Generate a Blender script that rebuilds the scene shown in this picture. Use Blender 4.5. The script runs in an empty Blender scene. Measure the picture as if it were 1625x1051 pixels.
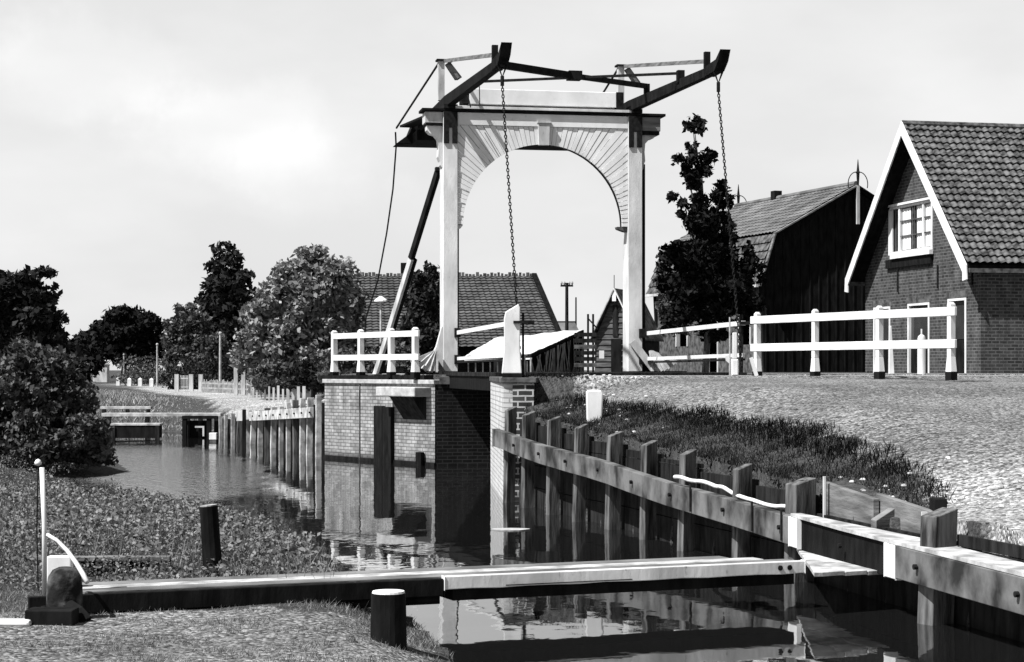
import bpy, math, random
import numpy as np
from mathutils import Vector, Matrix
R = math.radians
random.seed(7)
SC = bpy.context.scene
COL = SC.collection
# ---------------------------------------------------------------- camera
cam_d = bpy.data.cameras.new('camera'); cam = bpy.data.objects.new('camera', cam_d); COL.objects.link(cam)
cam.location = (0, 0, 2.0); cam.rotation_euler = (R(90), 0, 0)
cam_d.sensor_width = 36; cam_d.lens = 36 * 3000 / 1625.0
cam_d.shift_y = 61.5 / 1625.0
cam_d.clip_start = 0.2; cam_d.clip_end = 6000
SC.camera = cam
# ---------------------------------------------------------------- world
SUN = Vector((-0.88, -0.58, 1.50)).normalized()
W = bpy.data.worlds.new('World'); SC.world = W; W.use_nodes = True
nt = W.node_tree; N = nt.nodes; L = nt.links; N.clear()
out = N.new('ShaderNodeOutputWorld'); bg = N.new('ShaderNodeBackground')
sky = N.new('ShaderNodeTexSky'); sky.sky_type = 'NISHITA'; sky.sun_disc = False
sky.sun_elevation = math.asin(SUN.z); sky.sun_rotation = math.atan2(SUN.x, SUN.y)
sky.dust_density = 3.0
bw = N.new('ShaderNodeRGBToBW'); L.new(sky.outputs[0], bw.inputs[0])
# thin bright cloud, slightly varied
tc = N.new('ShaderNodeTexCoord'); mp = N.new('ShaderNodeMapping'); mp.inputs['Scale'].default_value = (1, 1, 2.4)
mp.inputs['Location'].default_value = (0.37, 0.1, 0.22)
L.new(tc.outputs['Generated'], mp.inputs[0])
cn = N.new('ShaderNodeTexNoise'); cn.inputs['Scale'].default_value = 5.5; cn.inputs['Detail'].default_value = 7; cn.inputs['Roughness'].default_value = .5
L.new(mp.outputs[0], cn.inputs[0])
cr = N.new('ShaderNodeMapRange'); cr.inputs[1].default_value = .42; cr.inputs[2].default_value = .68
L.new(cn.outputs[0], cr.inputs[0])
SKYFLAT = 8.25
mx = N.new('ShaderNodeMix'); mx.data_type = 'FLOAT'; mx.inputs[0].default_value = .72; mx.inputs[3].default_value = SKYFLAT
L.new(bw.outputs[0], mx.inputs[2])
# hazy bright band low in the sky, deeper overhead
sx = N.new('ShaderNodeSeparateXYZ'); L.new(tc.outputs['Generated'], sx.inputs[0])
hr0 = N.new('ShaderNodeMapRange'); hr0.inputs[1].default_value = .22; hr0.inputs[2].default_value = .6; hr0.inputs[3].default_value = SKYFLAT; hr0.inputs[4].default_value = .8
L.new(sx.outputs[2], hr0.inputs[0]); L.new(hr0.outputs[0], mx.inputs[3])
mul = N.new('ShaderNodeMath'); mul.operation = 'MULTIPLY_ADD'; mul.inputs[1].default_value = .9
L.new(cr.outputs[0], mul.inputs[0]); L.new(mx.outputs[0], mul.inputs[2])
# a few soft cumulus heaps low on the left, edges broken by the same noise
acc = mul.outputs[0]
wob = N.new('ShaderNodeTexNoise'); wob.inputs['Scale'].default_value = 9; wob.inputs['Detail'].default_value = 8; wob.inputs['Roughness'].default_value = .62
L.new(tc.outputs['Generated'], wob.inputs[0])
for (az, el, rx_, rz_, amt) in ((-.150, .128, .062, .034, 1.7), (-.205, .152, .060, .030, 1.4), (-.118, .105, .050, .024, 1.2), (.24, .30, .2, .08, 1.0), (-.5, .22, .2, .07, 1.5), (.6, .16, .2, .05, 1.2), (.03, .085, .09, .02, .5)):
    v1 = N.new('ShaderNodeVectorMath'); v1.operation = 'SUBTRACT'; v1.inputs[1].default_value = (math.sin(az)*math.cos(el), math.cos(az)*math.cos(el), math.sin(el)); L.new(tc.outputs['Generated'], v1.inputs[0])
    v2 = N.new('ShaderNodeVectorMath'); v2.operation = 'MULTIPLY'; v2.inputs[1].default_value = (1/rx_, 1/rx_, 1/rz_); L.new(v1.outputs[0], v2.inputs[0])
    v3 = N.new('ShaderNodeVectorMath'); v3.operation = 'LENGTH'; L.new(v2.outputs[0], v3.inputs[0])
    a1 = N.new('ShaderNodeMath'); a1.operation = 'MULTIPLY_ADD'; a1.inputs[1].default_value = 2.6; L.new(wob.outputs[0], a1.inputs[0]); L.new(v3.outputs['Value'], a1.inputs[2])
    a2 = N.new('ShaderNodeMapRange'); a2.interpolation_type = 'SMOOTHSTEP'; a2.inputs[1].default_value = 2.55; a2.inputs[2].default_value = 1.75; a2.inputs[3].default_value = 0; a2.inputs[4].default_value = amt*.45; L.new(a1.outputs[0], a2.inputs[0])
    a3 = N.new('ShaderNodeMath'); a3.operation = 'ADD'; L.new(acc, a3.inputs[0]); L.new(a2.outputs[0], a3.inputs[1]); acc = a3.outputs[0]
L.new(acc, bg.inputs[0]); bg.inputs[1].default_value = 0.0535
L.new(bg.outputs[0], out.inputs[0])
# ---------------------------------------------------------------- sun
sl = bpy.data.lights.new('sun', 'SUN'); sl.energy = 5.0; sl.angle = R(.5); sl.color = (1, 1, 1)
so = bpy.data.objects.new('sun', sl); COL.objects.link(so)
so.rotation_euler = SUN.to_track_quat('Z', 'Y').to_euler()
SC.view_settings.view_transform = 'Standard'; SC.view_settings.look = 'None'
SC.view_settings.gamma = 1; SC.view_settings.exposure = 1.15; SC.view_settings.use_curve_mapping = False

# ---------------------------------------------------------------- materials
def g(v): return (v, v, v, 1)
def base_mat(name, rough=.8, spec=.3):
    m = bpy.data.materials.new(name); m.use_nodes = True
    b = m.node_tree.nodes['Principled BSDF']
    b.inputs['Roughness'].default_value = rough; b.inputs['Specular IOR Level'].default_value = spec
    return m, m.node_tree, b
def mk(name, lo, hi, scale=4, rough=.8, spec=.25, bump=.0, stretch=(1, 1, 1), detail=6, coord='Object', contrast=(.35, .65), bscale=None, chips=0):
    if hi < .12 and spec < .5: spec = .04; rough = max(rough, .8)
    m, t, b = base_mat(name, rough, spec); n = t.nodes; l = t.links
    tc = n.new('ShaderNodeTexCoord'); mp = n.new('ShaderNodeMapping'); mp.inputs['Scale'].default_value = stretch
    l.new(tc.outputs[coord], mp.inputs[0])
    nz = n.new('ShaderNodeTexNoise'); nz.inputs['Scale'].default_value = scale; nz.inputs['Detail'].default_value = detail
    l.new(mp.outputs[0], nz.inputs[0])
    r = n.new('ShaderNodeMapRange'); r.inputs[1].default_value = contrast[0]; r.inputs[2].default_value = contrast[1]
    r.inputs[3].default_value = lo; r.inputs[4].default_value = hi
    l.new(nz.outputs[0], r.inputs[0]); l.new(r.outputs[0], b.inputs['Base Color'])
    if chips:   # flaked paint and rust specks, long drips
        c1 = n.new('ShaderNodeTexNoise'); c1.inputs['Scale'].default_value = 16; c1.inputs['Detail'].default_value = 9; c1.inputs['Roughness'].default_value = .72
        l.new(mp.outputs[0], c1.inputs[0])
        c2 = n.new('ShaderNodeMapRange'); c2.inputs[1].default_value = .60; c2.inputs[2].default_value = .70; c2.inputs[3].default_value = 1; c2.inputs[4].default_value = 1-chips; l.new(c1.outputs[0], c2.inputs[0])
        mu = n.new('ShaderNodeMath'); mu.operation = 'MULTIPLY'; l.new(r.outputs[0], mu.inputs[0]); l.new(c2.outputs[0], mu.inputs[1]); l.new(mu.outputs[0], b.inputs['Base Color'])
    if bump:
        n2 = n.new('ShaderNodeTexNoise'); n2.inputs['Scale'].default_value = bscale or scale * 4; n2.inputs['Detail'].default_value = 5
        l.new(mp.outputs[0], n2.inputs[0])
        bp = n.new('ShaderNodeBump'); bp.inputs['Strength'].default_value = 1; bp.inputs['Distance'].default_value = bump
        l.new(n2.outputs[0], bp.inputs['Height']); l.new(bp.outputs[0], b.inputs['Normal'])
    return m
def brick_mat(name, c1, c2, mortar, bw=.21, rh=.075, ms=.012, bump=.004, dirt=.5, tide=False):
    m, t, b = base_mat(name, .95, .03); n = t.nodes; l = t.links
    tc = n.new('ShaderNodeTexCoord'); br = n.new('ShaderNodeTexBrick')
    br.inputs['Scale'].default_value = 1; br.inputs['Brick Width'].default_value = bw; br.inputs['Row Height'].default_value = rh
    br.inputs['Mortar Size'].default_value = ms; br.inputs['Color1'].default_value = g(c1); br.inputs['Color2'].default_value = g(c2)
    br.inputs['Mortar'].default_value = g(mortar); br.inputs['Mortar Smooth'].default_value = .3; br.inputs['Bias'].default_value = 0
    # slight wobble so courses are not ruler straight
    wn = n.new('ShaderNodeTexNoise'); wn.inputs['Scale'].default_value = 3
    l.new(tc.outputs['UV'], wn.inputs[0])
    sub = n.new('ShaderNodeVectorMath'); sub.operation = 'MULTIPLY_ADD'; sub.inputs[1].default_value = (.02, .02, .02)
    l.new(wn.outputs['Color'], sub.inputs[0]); l.new(tc.outputs['UV'], sub.inputs[2])
    l.new(sub.outputs[0], br.inputs[0])
    nz = n.new('ShaderNodeTexNoise'); nz.inputs['Scale'].default_value = 2.2; nz.inputs['Detail'].default_value = 8; nz.inputs['Roughness'].default_value = .65
    mp = n.new('ShaderNodeMapping'); mp.inputs['Scale'].default_value = (1.5, .5, 1)
    l.new(tc.outputs['UV'], mp.inputs[0]); l.new(mp.outputs[0], nz.inputs[0])
    r = n.new('ShaderNodeMapRange'); r.inputs[1].default_value = .3; r.inputs[2].default_value = .7; r.inputs[3].default_value = 1 - dirt; r.inputs[4].default_value = 1.25
    l.new(nz.outputs[0], r.inputs[0])
    if tide:   # algae line the water has left on the brick
        sx = n.new('ShaderNodeSeparateXYZ'); l.new(tc.outputs['UV'], sx.inputs[0])
        ta = n.new('ShaderNodeMath'); ta.operation = 'MULTIPLY_ADD'; ta.inputs[1].default_value = -.22; l.new(nz.outputs[0], ta.inputs[0]); l.new(sx.outputs[1], ta.inputs[2])
        tb = n.new('ShaderNodeMapRange'); tb.inputs[1].default_value = .0; tb.inputs[2].default_value = .09; tb.inputs[3].default_value = .4; tb.inputs[4].default_value = 1; l.new(ta.outputs[0], tb.inputs[0])
        tm = n.new('ShaderNodeMath'); tm.operation = 'MULTIPLY'; l.new(r.outputs[0], tm.inputs[0]); l.new(tb.outputs[0], tm.inputs[1]); r = tm
    mu = n.new('ShaderNodeVectorMath'); mu.operation = 'SCALE'; l.new(br.outputs[0], mu.inputs[0]); l.new(r.outputs[0], mu.inputs['Scale'])
    l.new(mu.outputs[0], b.inputs['Base Color'])
    bp = n.new('ShaderNodeBump'); bp.inputs['Distance'].default_value = bump; bp.invert = True
    l.new(br.outputs['Fac'], bp.inputs['Height']); l.new(bp.outputs[0], b.inputs['Normal'])
    return m
def leaf_mat(name, lo, hi, transl=.25, scale=1.5):
    m, t, b = base_mat(name, .6, .25 if hi > .06 else .05); n = t.nodes; l = t.links
    at = n.new('ShaderNodeAttribute'); at.attribute_name = 'tone'
    r = n.new('ShaderNodeMapRange'); r.inputs[3].default_value = lo; r.inputs[4].default_value = hi
    l.new(at.outputs['Fac'], r.inputs[0]); l.new(r.outputs[0], b.inputs['Base Color'])
    tr = n.new('ShaderNodeBsdfTranslucent'); l.new(r.outputs[0], tr.inputs[0])
    mx = n.new('ShaderNodeMixShader'); mx.inputs[0].default_value = transl
    l.new(b.outputs[0], mx.inputs[1]); l.new(tr.outputs[0], mx.inputs[2])
    l.new(mx.outputs[0], n['Material Output'].inputs[0])
    return m
M = {}
M['white'] = mk('white_paint', .36, .58, 3, .5, .35, .003, (1, 1, .35), bscale=25, chips=.6)
M['whitef'] = mk('fresh_white_paint', .45, .62, 4, .45, .35, .001, (1, 1, .4), chips=.5)
M['offwhite'] = mk('dusty_white_paint', .26, .46, 5, .7, .2, .003, (1, 1, .3), chips=.6)
M['clad'] = mk('painted_cladding', .50, .64, 2.2, .6, .3, .002, (1, 1, .5), chips=.3)
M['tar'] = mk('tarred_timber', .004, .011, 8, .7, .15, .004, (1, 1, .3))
M['iron'] = mk('black_iron', .006, .016, 15, .55, .3, .002)
M['wetwood'] = mk('weathered_pile_timber', .014, .12, 5, .85, .15, .008, (3, 3, .4), bscale=20)
M['wale'] = mk('stained_wale_timber', .015, .12, 2.6, .85, .15, .006, (1.2, 1.2, .9), detail=11, bscale=14, contrast=(.36, .62))
M['paleboard'] = mk('bleached_plank', .16, .42, 5, .85, .15, .005, (1, 1, 1), bscale=30)
M['greyboard'] = mk('grey_board', .06, .16, 4, .85, .15, .005, (.5, .5, 3))
M['darkwood'] = mk('dark_wood', .006, .022, 6, .8, .15, .005, (2, 2, .4))
M['stone'] = mk('pale_stone', .2, .36, 6, .85, .2, .005)
M['stonedark'] = mk('sooty_stone', .03, .1, 6, .85, .2, .005)
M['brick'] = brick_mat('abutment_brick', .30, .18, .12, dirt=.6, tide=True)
M['brickpier'] = brick_mat('shaded_pier_brick', .05, .025, .32, bw=.23, rh=.085, ms=.014, dirt=.35, tide=True)  # darkened copy of the pier brick, for its face turned from the sun
M['brickdark'] = brick_mat('shaded_chamber_brick', .010, .006, .02)  # near-black: shade under the deck put into the brick colour
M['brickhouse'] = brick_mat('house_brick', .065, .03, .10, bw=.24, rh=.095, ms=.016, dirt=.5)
M['tile'] = mk('roof_tile', .018, .11, 5, .65, .3, .004, bscale=20)
M['tileold'] = mk('weathered_tile', .05, .12, 1.3, .8, .2, .01, bscale=12)
M['thatch'] = mk('mossy_barn_roof', .03, .085, 2, .9, .1, .03, (.5, .5, 4), bscale=9)
M['glass'] = mk('window_glass', .02, .03, 2, .08, .6)
M['curtain'] = mk('curtain_cloth', .5, .6, 9, .8, .1, .004, (6, 6, .3))
M['canvas'] = mk('pale_canvas', .34, .5, 2.5, .8, .1, .02, bscale=3)
M['bark'] = mk('bark', .03, .09, 8, .9, .1, .01, (2, 2, .4))
M['rope'] = mk('pale_rope', .4, .6, 20, .8, .1)
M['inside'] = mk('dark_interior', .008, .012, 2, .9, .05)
M['leafdark'] = leaf_mat('dark_leaf', .008, .03, .15)
M['leafblack'] = leaf_mat('near_black_leaf', .003, .012, .06)  # darkest of the leaf tones
M['leafmid'] = leaf_mat('mid_leaf', .02, .09, .2)
M['leaflight'] = leaf_mat('silver_leaf', .04, .27, .2)
M['leafground'] = leaf_mat('ground_leaf', .02, .19, .2)
M['grass'] = leaf_mat('grass_blade', .003, .024, .1)
M['grasslight'] = leaf_mat('light_grass_blade', .06, .2, .2)

# ---------------------------------------------------------------- object helpers
def tag(o, label=None, cat=None, group=None, kind=None):
    if label: o['label'] = label
    if cat: o['category'] = cat
    if group: o['group'] = group
    if kind: o['kind'] = kind
    return o
def empty(name, loc=(0, 0, 0), rz=0, label=None, cat=None, group=None):
    o = bpy.data.objects.new(name, None); COL.objects.link(o); o.empty_display_size = .3
    o.location = loc; o.rotation_euler = (0, 0, rz)
    return tag(o, label, cat, group)
class MB:
    def __init__(s): s.v = []; s.f = []
    def add(s, vs, fs):
        k = len(s.v); s.v += [tuple(p) for p in vs]; s.f += [tuple(i + k for i in f) for f in fs]; return s
    def box(s, x0, x1, y0, y1, z0, z1):
        return s.add([(x0,y0,z0),(x1,y0,z0),(x1,y1,z0),(x0,y1,z0),(x0,y0,z1),(x1,y0,z1),(x1,y1,z1),(x0,y1,z1)],
                     [(0,3,2,1),(4,5,6,7),(0,1,5,4),(1,2,6,5),(2,3,7,6),(3,0,4,7)])
    def beam(s, a, b, w, h, up=(0, 0, 1), w2=None, h2=None):
        a = Vector(a); b = Vector(b); d = (b - a).normalized(); up = Vector(up)
        if abs(d.dot(up)) > .98: up = Vector((0, 1, 0))
        x = d.cross(up).normalized(); z = x.cross(d).normalized()
        w2 = w if w2 is None else w2; h2 = h if h2 is None else h2
        vs = []
        for p, ww, hh in ((a, w, h), (b, w2, h2)):
            for sx, sz in ((-1,-1),(1,-1),(1,1),(-1,1)): vs.append(p + x*sx*ww/2 + z*sz*hh/2)
        return s.add(vs, [(0,1,2,3)[::-1],(4,5,6,7),(0,1,5,4),(1,2,6,5),(2,3,7,6),(3,0,4,7)][0:6])
    def prism(s, pts, z0, z1):
        # pts: ground-plan polygon, anticlockwise seen from above
        n = len(pts)
        vs = [(p[0],p[1],z0) for p in pts] + [(p[0],p[1],z1) for p in pts]
        fs = [tuple(range(n))[::-1], tuple(range(n, 2*n))] + [(i,(i+1)%n,n+(i+1)%n,n+i) for i in range(n)]
        return s.add(vs, fs)
    def slab(s, pts, off):
        # pts: 3D polygon, pushed by vector off
        n = len(pts); off = Vector(off)
        vs = [Vector(p) for p in pts] + [Vector(p)+off for p in pts]
        fs = [tuple(range(n))[::-1], tuple(range(n, 2*n))] + [(i,(i+1)%n,n+(i+1)%n,n+i) for i in range(n)]
        return s.add(vs, fs)
    def tube(s, pts, r, seg=8, r2=None, cap=True):
        pts = [Vector(p) for p in pts]; n = len(pts); vs = []; fs = []
        prev = None
        for i, p in enumerate(pts):
            d = (pts[min(i+1,n-1)] - pts[max(i-1,0)]).normalized()
            if prev is None:
                x = d.cross(Vector((0,0,1)) if abs(d.z) < .9 else Vector((0,1,0))).normalized()
            else:
                x = (prev - d*prev.dot(d)).normalized()
            prev = x; y = d.cross(x)
            if isinstance(r, (list, tuple)): rr = r[i]
            else: rr = r if r2 is None else r + (r2-r)*i/(n-1)
            for k in range(seg):
                a = 2*math.pi*k/seg; vs.append(p + x*math.cos(a)*rr + y*math.sin(a)*rr)
        for i in range(n-1):
            for k in range(seg):
                fs.append((i*seg+k, i*seg+(k+1)%seg, (i+1)*seg+(k+1)%seg, (i+1)*seg+k))
        if cap: fs += [tuple(range(seg))[::-1], tuple((n-1)*seg+k for k in range(seg))]
        return s.add(vs, fs)
    def lathe(s, c, prof, seg=14):
        vs = []; fs = []
        for r, z in prof:
            for k in range(seg):
                a = 2*math.pi*k/seg; vs.append((c[0]+math.cos(a)*r, c[1]+math.sin(a)*r, c[2]+z))
        n = len(prof)
        for i in range(n-1):
            for k in range(seg): fs.append((i*seg+k, i*seg+(k+1)%seg, (i+1)*seg+(k+1)%seg, (i+1)*seg+k))
        fs += [tuple(range(seg))[::-1], tuple((n-1)*seg+k for k in range(seg))]
        return s.add(vs, fs)
    def build(s, name, mat, parent=None, bevel=0, smooth=False, loc=None):
        me = bpy.data.meshes.new(name); me.from_pydata(s.v, [], s.f); me.validate()
        nv = np.empty(len(me.polygons)*3); me.polygons.foreach_get('normal', nv)
        uv = me.uv_layers.new(name='UVMap'); co = me.vertices
        for p in me.polygons:
            n = p.normal
            t = Vector((-n.y, n.x, 0))
            if t.length < .05: t = Vector((1, 0, 0))
            t.normalize(); b = n.cross(t)
            for li, vi in zip(p.loop_indices, p.vertices):
                c = co[vi].co; uv.data[li].uv = (c.dot(t), c.dot(b))
        if smooth: me.polygons.foreach_set('use_smooth', [True]*len(me.polygons))
        me.materials.append(mat)
        o = bpy.data.objects.new(name, me); COL.objects.link(o)
        if parent: o.parent = parent
        if loc: o.location = loc
        if bevel:
            bm = o.modifiers.new('bevel', 'BEVEL'); bm.width = bevel; bm.segments = 2; bm.limit_method = 'ANGLE'
        return o
def at(px, py, d): return Vector(((px-812)*d/3000.0, d, 2+(587-py)*d/3000.0))
def atx(px, d): return (px-812)*d/3000.0
def raw_mesh(name, verts, faces, mat, parent=None, tone=None, smooth=False):
    # verts (n,3), faces (m,4) or (m,3) arrays
    me = bpy.data.meshes.new(name); nv = len(verts); nf, k = faces.shape
    me.vertices.add(nv); me.vertices.foreach_set('co', np.asarray(verts, np.float32).ravel())
    me.loops.add(nf*k); me.loops.foreach_set('vertex_index', np.asarray(faces, np.int32).ravel())
    me.polygons.add(nf); me.polygons.foreach_set('loop_start', np.arange(0, nf*k, k, dtype=np.int32))
    me.polygons.foreach_set('loop_total', np.full(nf, k, np.int32))
    if smooth: me.polygons.foreach_set('use_smooth', np.ones(nf, bool))
    me.update(calc_edges=True)
    if tone is not None:
        a = me.attributes.new('tone', 'FLOAT', 'POINT'); a.data.foreach_set('value', np.asarray(tone, np.float32))
    me.materials.append(mat)
    o = bpy.data.objects.new(name, me); COL.objects.link(o)
    if parent: o.parent = parent
    return o
RNG = np.random.default_rng(11)
def rand_dirs(n, up=0.0):
    v = RNG.normal(size=(n, 3)); v[:, 2] += up
    return v/np.linalg.norm(v, axis=1)[:, None]
def leaf_quads(c, size, up=.5, aspect=.55):
    """one pointed leaf per centre"""
    n = len(c); nr = rand_dirs(n, up); t = np.cross(nr, rand_dirs(n)); t /= np.linalg.norm(t, axis=1)[:, None]+1e-9
    b = np.cross(nr, t); s = (size*RNG.uniform(.6, 1.3, n))[:, None]
    v = np.stack([c-t*s, c+b*s*aspect+nr*s*.15, c+t*s, c-b*s*aspect+nr*s*.15], 1).reshape(-1, 3)
    f = np.arange(4*n).reshape(-1, 4)
    return v, f
# ================================================================ TERRAIN
U = Vector((.983, .182, 0)).normalized(); WV = Vector((-U.y, U.x, 0))
P1 = Vector((-1.37, 41.0, 0))
RC = (-1.6, 39.2); LC = (-4.25, 42.9); NL = (-.38, 33.5); NP = (-.13, 28.8)
PILES = [(-.02,28.5,1.44),(.24,27.4,1.39),(.58,26.1,1.35),(.91,24.9,1.28),(1.29,23.7,1.22),(1.62,22.3,1.16),(1.95,20.9,1.115),(2.37,19.4,1.03),(2.74,17.9,.97),(3.05,16.4,.80),(3.38,14.9,.90),(3.75,13.3,.86),(4.1,11.7,.84),(4.5,10.2,.8)]
FP = [(-4.45,43.5,1.43),(-4.72,44.25,1.36),(-4.98,45.0,1.3),(-5.24,45.75,1.24),(-5.5,46.5,1.18),(-5.77,47.3,1.11),(-6.05,48.1,1.05),(-6.33,48.9,1.0),(-6.62,49.8,.94),(-6.9,50.6,.88),(-7.25,51.7,.82),(-7.6,52.9,.78),(-8.0,54.2,.74),(-8.4,55.5,.70),(-8.75,56.7,.66),(-9.1,58,.62)]
LEFTSH = [(.25,5),(-.1,11),(-.31,12.9),(-.58,14.35),(-.92,16),(-1.77,18.9),(-2.4,21),(-3.4,23.5),(-5.5,26.5),(-9,29.5),(-9.2,33),(-7.6,35.5),(-7.4,37),(-8.8,42),(-13,50),(-20,56),(-40,62),(-60,64)]
FARB = [(-60,80),(-40,75),(-22,68),(-15,64),(-11,61)]
far_ch = (RC[0]+26*U.x, RC[1]+26*U.y); near_ch = (NL[0]+26*U.x, NL[1]+26*U.y)
CANAL = LEFTSH + FARB + [(p[0],p[1]) for p in FP[::-1]] + [LC, RC, far_ch, near_ch, NL, NP] + [(p[0],p[1]) for p in PILES] + [(5.8,5)]
def inside(px, py, poly):
    r = np.zeros(px.shape, bool); n = len(poly)
    for i in range(n):
        x0, y0 = poly[i]; x1, y1 = poly[(i+1) % n]
        if y0 == y1: continue
        c = ((y0 > py) != (y1 > py)) & (px < (x1-x0)*(py-y0)/(y1-y0)+x0)
        r ^= c
    return r
def dist(px, py, line, closed=False):
    d = np.full(px.shape, 1e9); m = len(line)
    for i in range(m if closed else m-1):
        ax, ay = line[i][:2]; bx, by = line[(i+1) % m][:2]
        L2 = (bx-ax)**2+(by-ay)**2
        t = np.clip(((px-ax)*(bx-ax)+(py-ay)*(by-ay))/L2, 0, 1)
        d = np.minimum(d, np.hypot(px-ax-t*(bx-ax), py-ay-t*(by-ay)))
    return d
def ss(t): t = np.clip(t, 0, 1); return t*t*(3-2*t)
def vnoise(x, y, s, seed=0):
    r = np.zeros_like(x); a = 1.
    for k in range(4):
        f = 2**k/s
        r += a*np.sin(x*f*1.7+seed+1.3*np.sin(y*f*1.1+k))*np.sin(y*f*1.9+seed*2+1.7*np.sin(x*f*.9+k)); a *= .55
    return r/2
def land(x, y):
    x = np.asarray(x, float); y = np.asarray(y, float)
    dl = dist(x, y, LEFTSH)
    # left bank test: left of the left shore
    ys = [p[1] for p in LEFTSH]; xs = [p[0] for p in LEFTSH]
    xl = np.interp(y, ys, xs)
    left = (x < xl+.4) & (y < 62)
    hl = (.24 + .02*ss((y-15)/6) - .06*ss((y-26)/4) + .45*ss((y-45)/20)) * ss((dl+.0)/.9)
    hl = hl + .03*vnoise(x, y, 1.3, 2)*ss(dl)
    # right bank in front of the bridge
    py = [p[1] for p in PILES[::-1]]; pz = [p[2] for p in PILES[::-1]]; pxx = [p[0] for p in PILES[::-1]]
    d = np.clip(x-np.interp(y, py, pxx), 0, 99)
    T = np.interp(y, py+[29.5], pz+[1.80])-.10
    Rr = np.interp(y, [8,11,14,17.5,21,25,30], [.74,.80,.92,1.18,1.52,1.78,1.90])
    hr = T+(Rr-T)*ss(d/2.6) + .01*vnoise(x, y, .8, 5)*ss(d)
    hr = np.where(y > 29, 1.90, hr)
    # beyond the bridge
    s = ss((x+9.5-(y-43)*.22)/5)
    hb = .95+.95*s
    d2 = dist(x, y, FP)
    fy = [p[1] for p in FP]; fz = [p[2] for p in FP]
    T2 = np.interp(y, fy, fz)-.1
    hb2 = T2+(hb-T2)*ss(d2/3.2)
    d3 = dist(x, y, FARB+[(-9.1,58)])
    h3 = .1+(hb-.1)*ss(d3/7)
    hb = np.where(x < -4.0, np.minimum(hb2, np.where((y > 56), h3, 9)), hb)
    hb = hb + .04*vnoise(x, y, 2.5, 1)*ss((y-50)/10)*(1-s)
    # gentle fall to the polder far away
    hb = np.where(y > 90, .95+(hb-.95)*(1-ss((y-90)/40)), hb)
    return np.where(left, hl, np.where(y < 38, hr, hb))
def hz(x, y): return float(land(np.array([x]), np.array([y]))[0])
def axis(segs):
    r = []
    for a, b, st in segs: r += list(np.arange(a, b, st))
    return np.array(r+[segs[-1][1]])
gx = axis([(-2500,-300,250),(-300,-60,20),(-60,-24,3),(-24,-11,.6),(-11,9,.17),(9,24,.6),(24,60,3),(60,300,20),(300,2500,250)])
gy = axis([(-60,4,6),(4,9,.6),(9,30,.17),(30,62,.25),(62,110,1.2),(110,300,8),(300,3500,200)])
GX, GY = np.meshgrid(gx, gy)
ins = inside(GX, GY, CANAL)
dshore = dist(GX, GY, LEFTSH+FARB)
dwall = dist(GX, GY, [(p[0],p[1]) for p in FP[::-1]]+[LC,RC,far_ch,near_ch,NL,NP]+[(p[0],p[1]) for p in PILES])
H = land(GX, GY)
H = np.where(ins, np.maximum(-1.2, -.5*dshore-.03), H)
H = np.where((~ins) & (dwall < .2), -1.0, H)
H = np.where(ins & (dwall < .5), -1.2, H)
nr_, nc_ = GX.shape
V = np.stack([GX, GY, H], -1).reshape(-1, 3)
idx = np.arange(nr_*nc_).reshape(nr_, nc_)
F = np.stack([idx[:-1,:-1], idx[:-1,1:], idx[1:,1:], idx[1:,:-1]], -1).reshape(-1, 4)
# surface kinds per vertex: 1 gravel road, .0 earth/grass
pxx = np.interp(GY, [p[1] for p in PILES[::-1]], [p[0] for p in PILES[::-1]])
dR = GX-pxx+.22*vnoise(GX, GY, .8, 9)
wid = np.interp(GY, [10,15.4,16.2,18.2,21,26,28.5,29.5,33], [.1,.15,.6,1.15,1.45,1.15,1.1,.9,.3])
road = (~ins) & (GY < 40) & (GX > -1) & (dR > wid)
PATH = [(-3.4,44.5),(-4.2,50),(-6.2,58),(-10.6,73),(-14.5,86),(-19,105),(-30,150)]
dp = dist(GX, GY, PATH)
pathm = (GY > 43) & (dp < 1.7+.2*vnoise(GX, GY, 1.5, 4)) & ~ins
yard = (GY > 40) & (GX > -2.4) & (GX < 40) & (GY < 56) & ~ins
sand = (~ins) & (GX < .5) & (GY < 13.75+.25*vnoise(GX, GY, .7, 3)) & (dshore > .25)
tone = np.where(road | pathm | yard | sand, 1., 0.)
tone = np.where(pathm, 2.0, tone); tone = np.where(road & (GY < 24), 1+.8*ss((19.2-GY)/2.2)*ss((3.0-dR)/1.2), tone)
tone = np.where(road & (GY > 29) & (GX < 2.2), 1.8, tone); tone = np.where(road & (GY > 31.5), 1.7, tone); tone = np.where(sand, 1.0, tone)
tf = tone.reshape(-1)
fm = np.minimum(tf, 1)[F].mean(1)
fc = V[F].mean(1)
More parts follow.
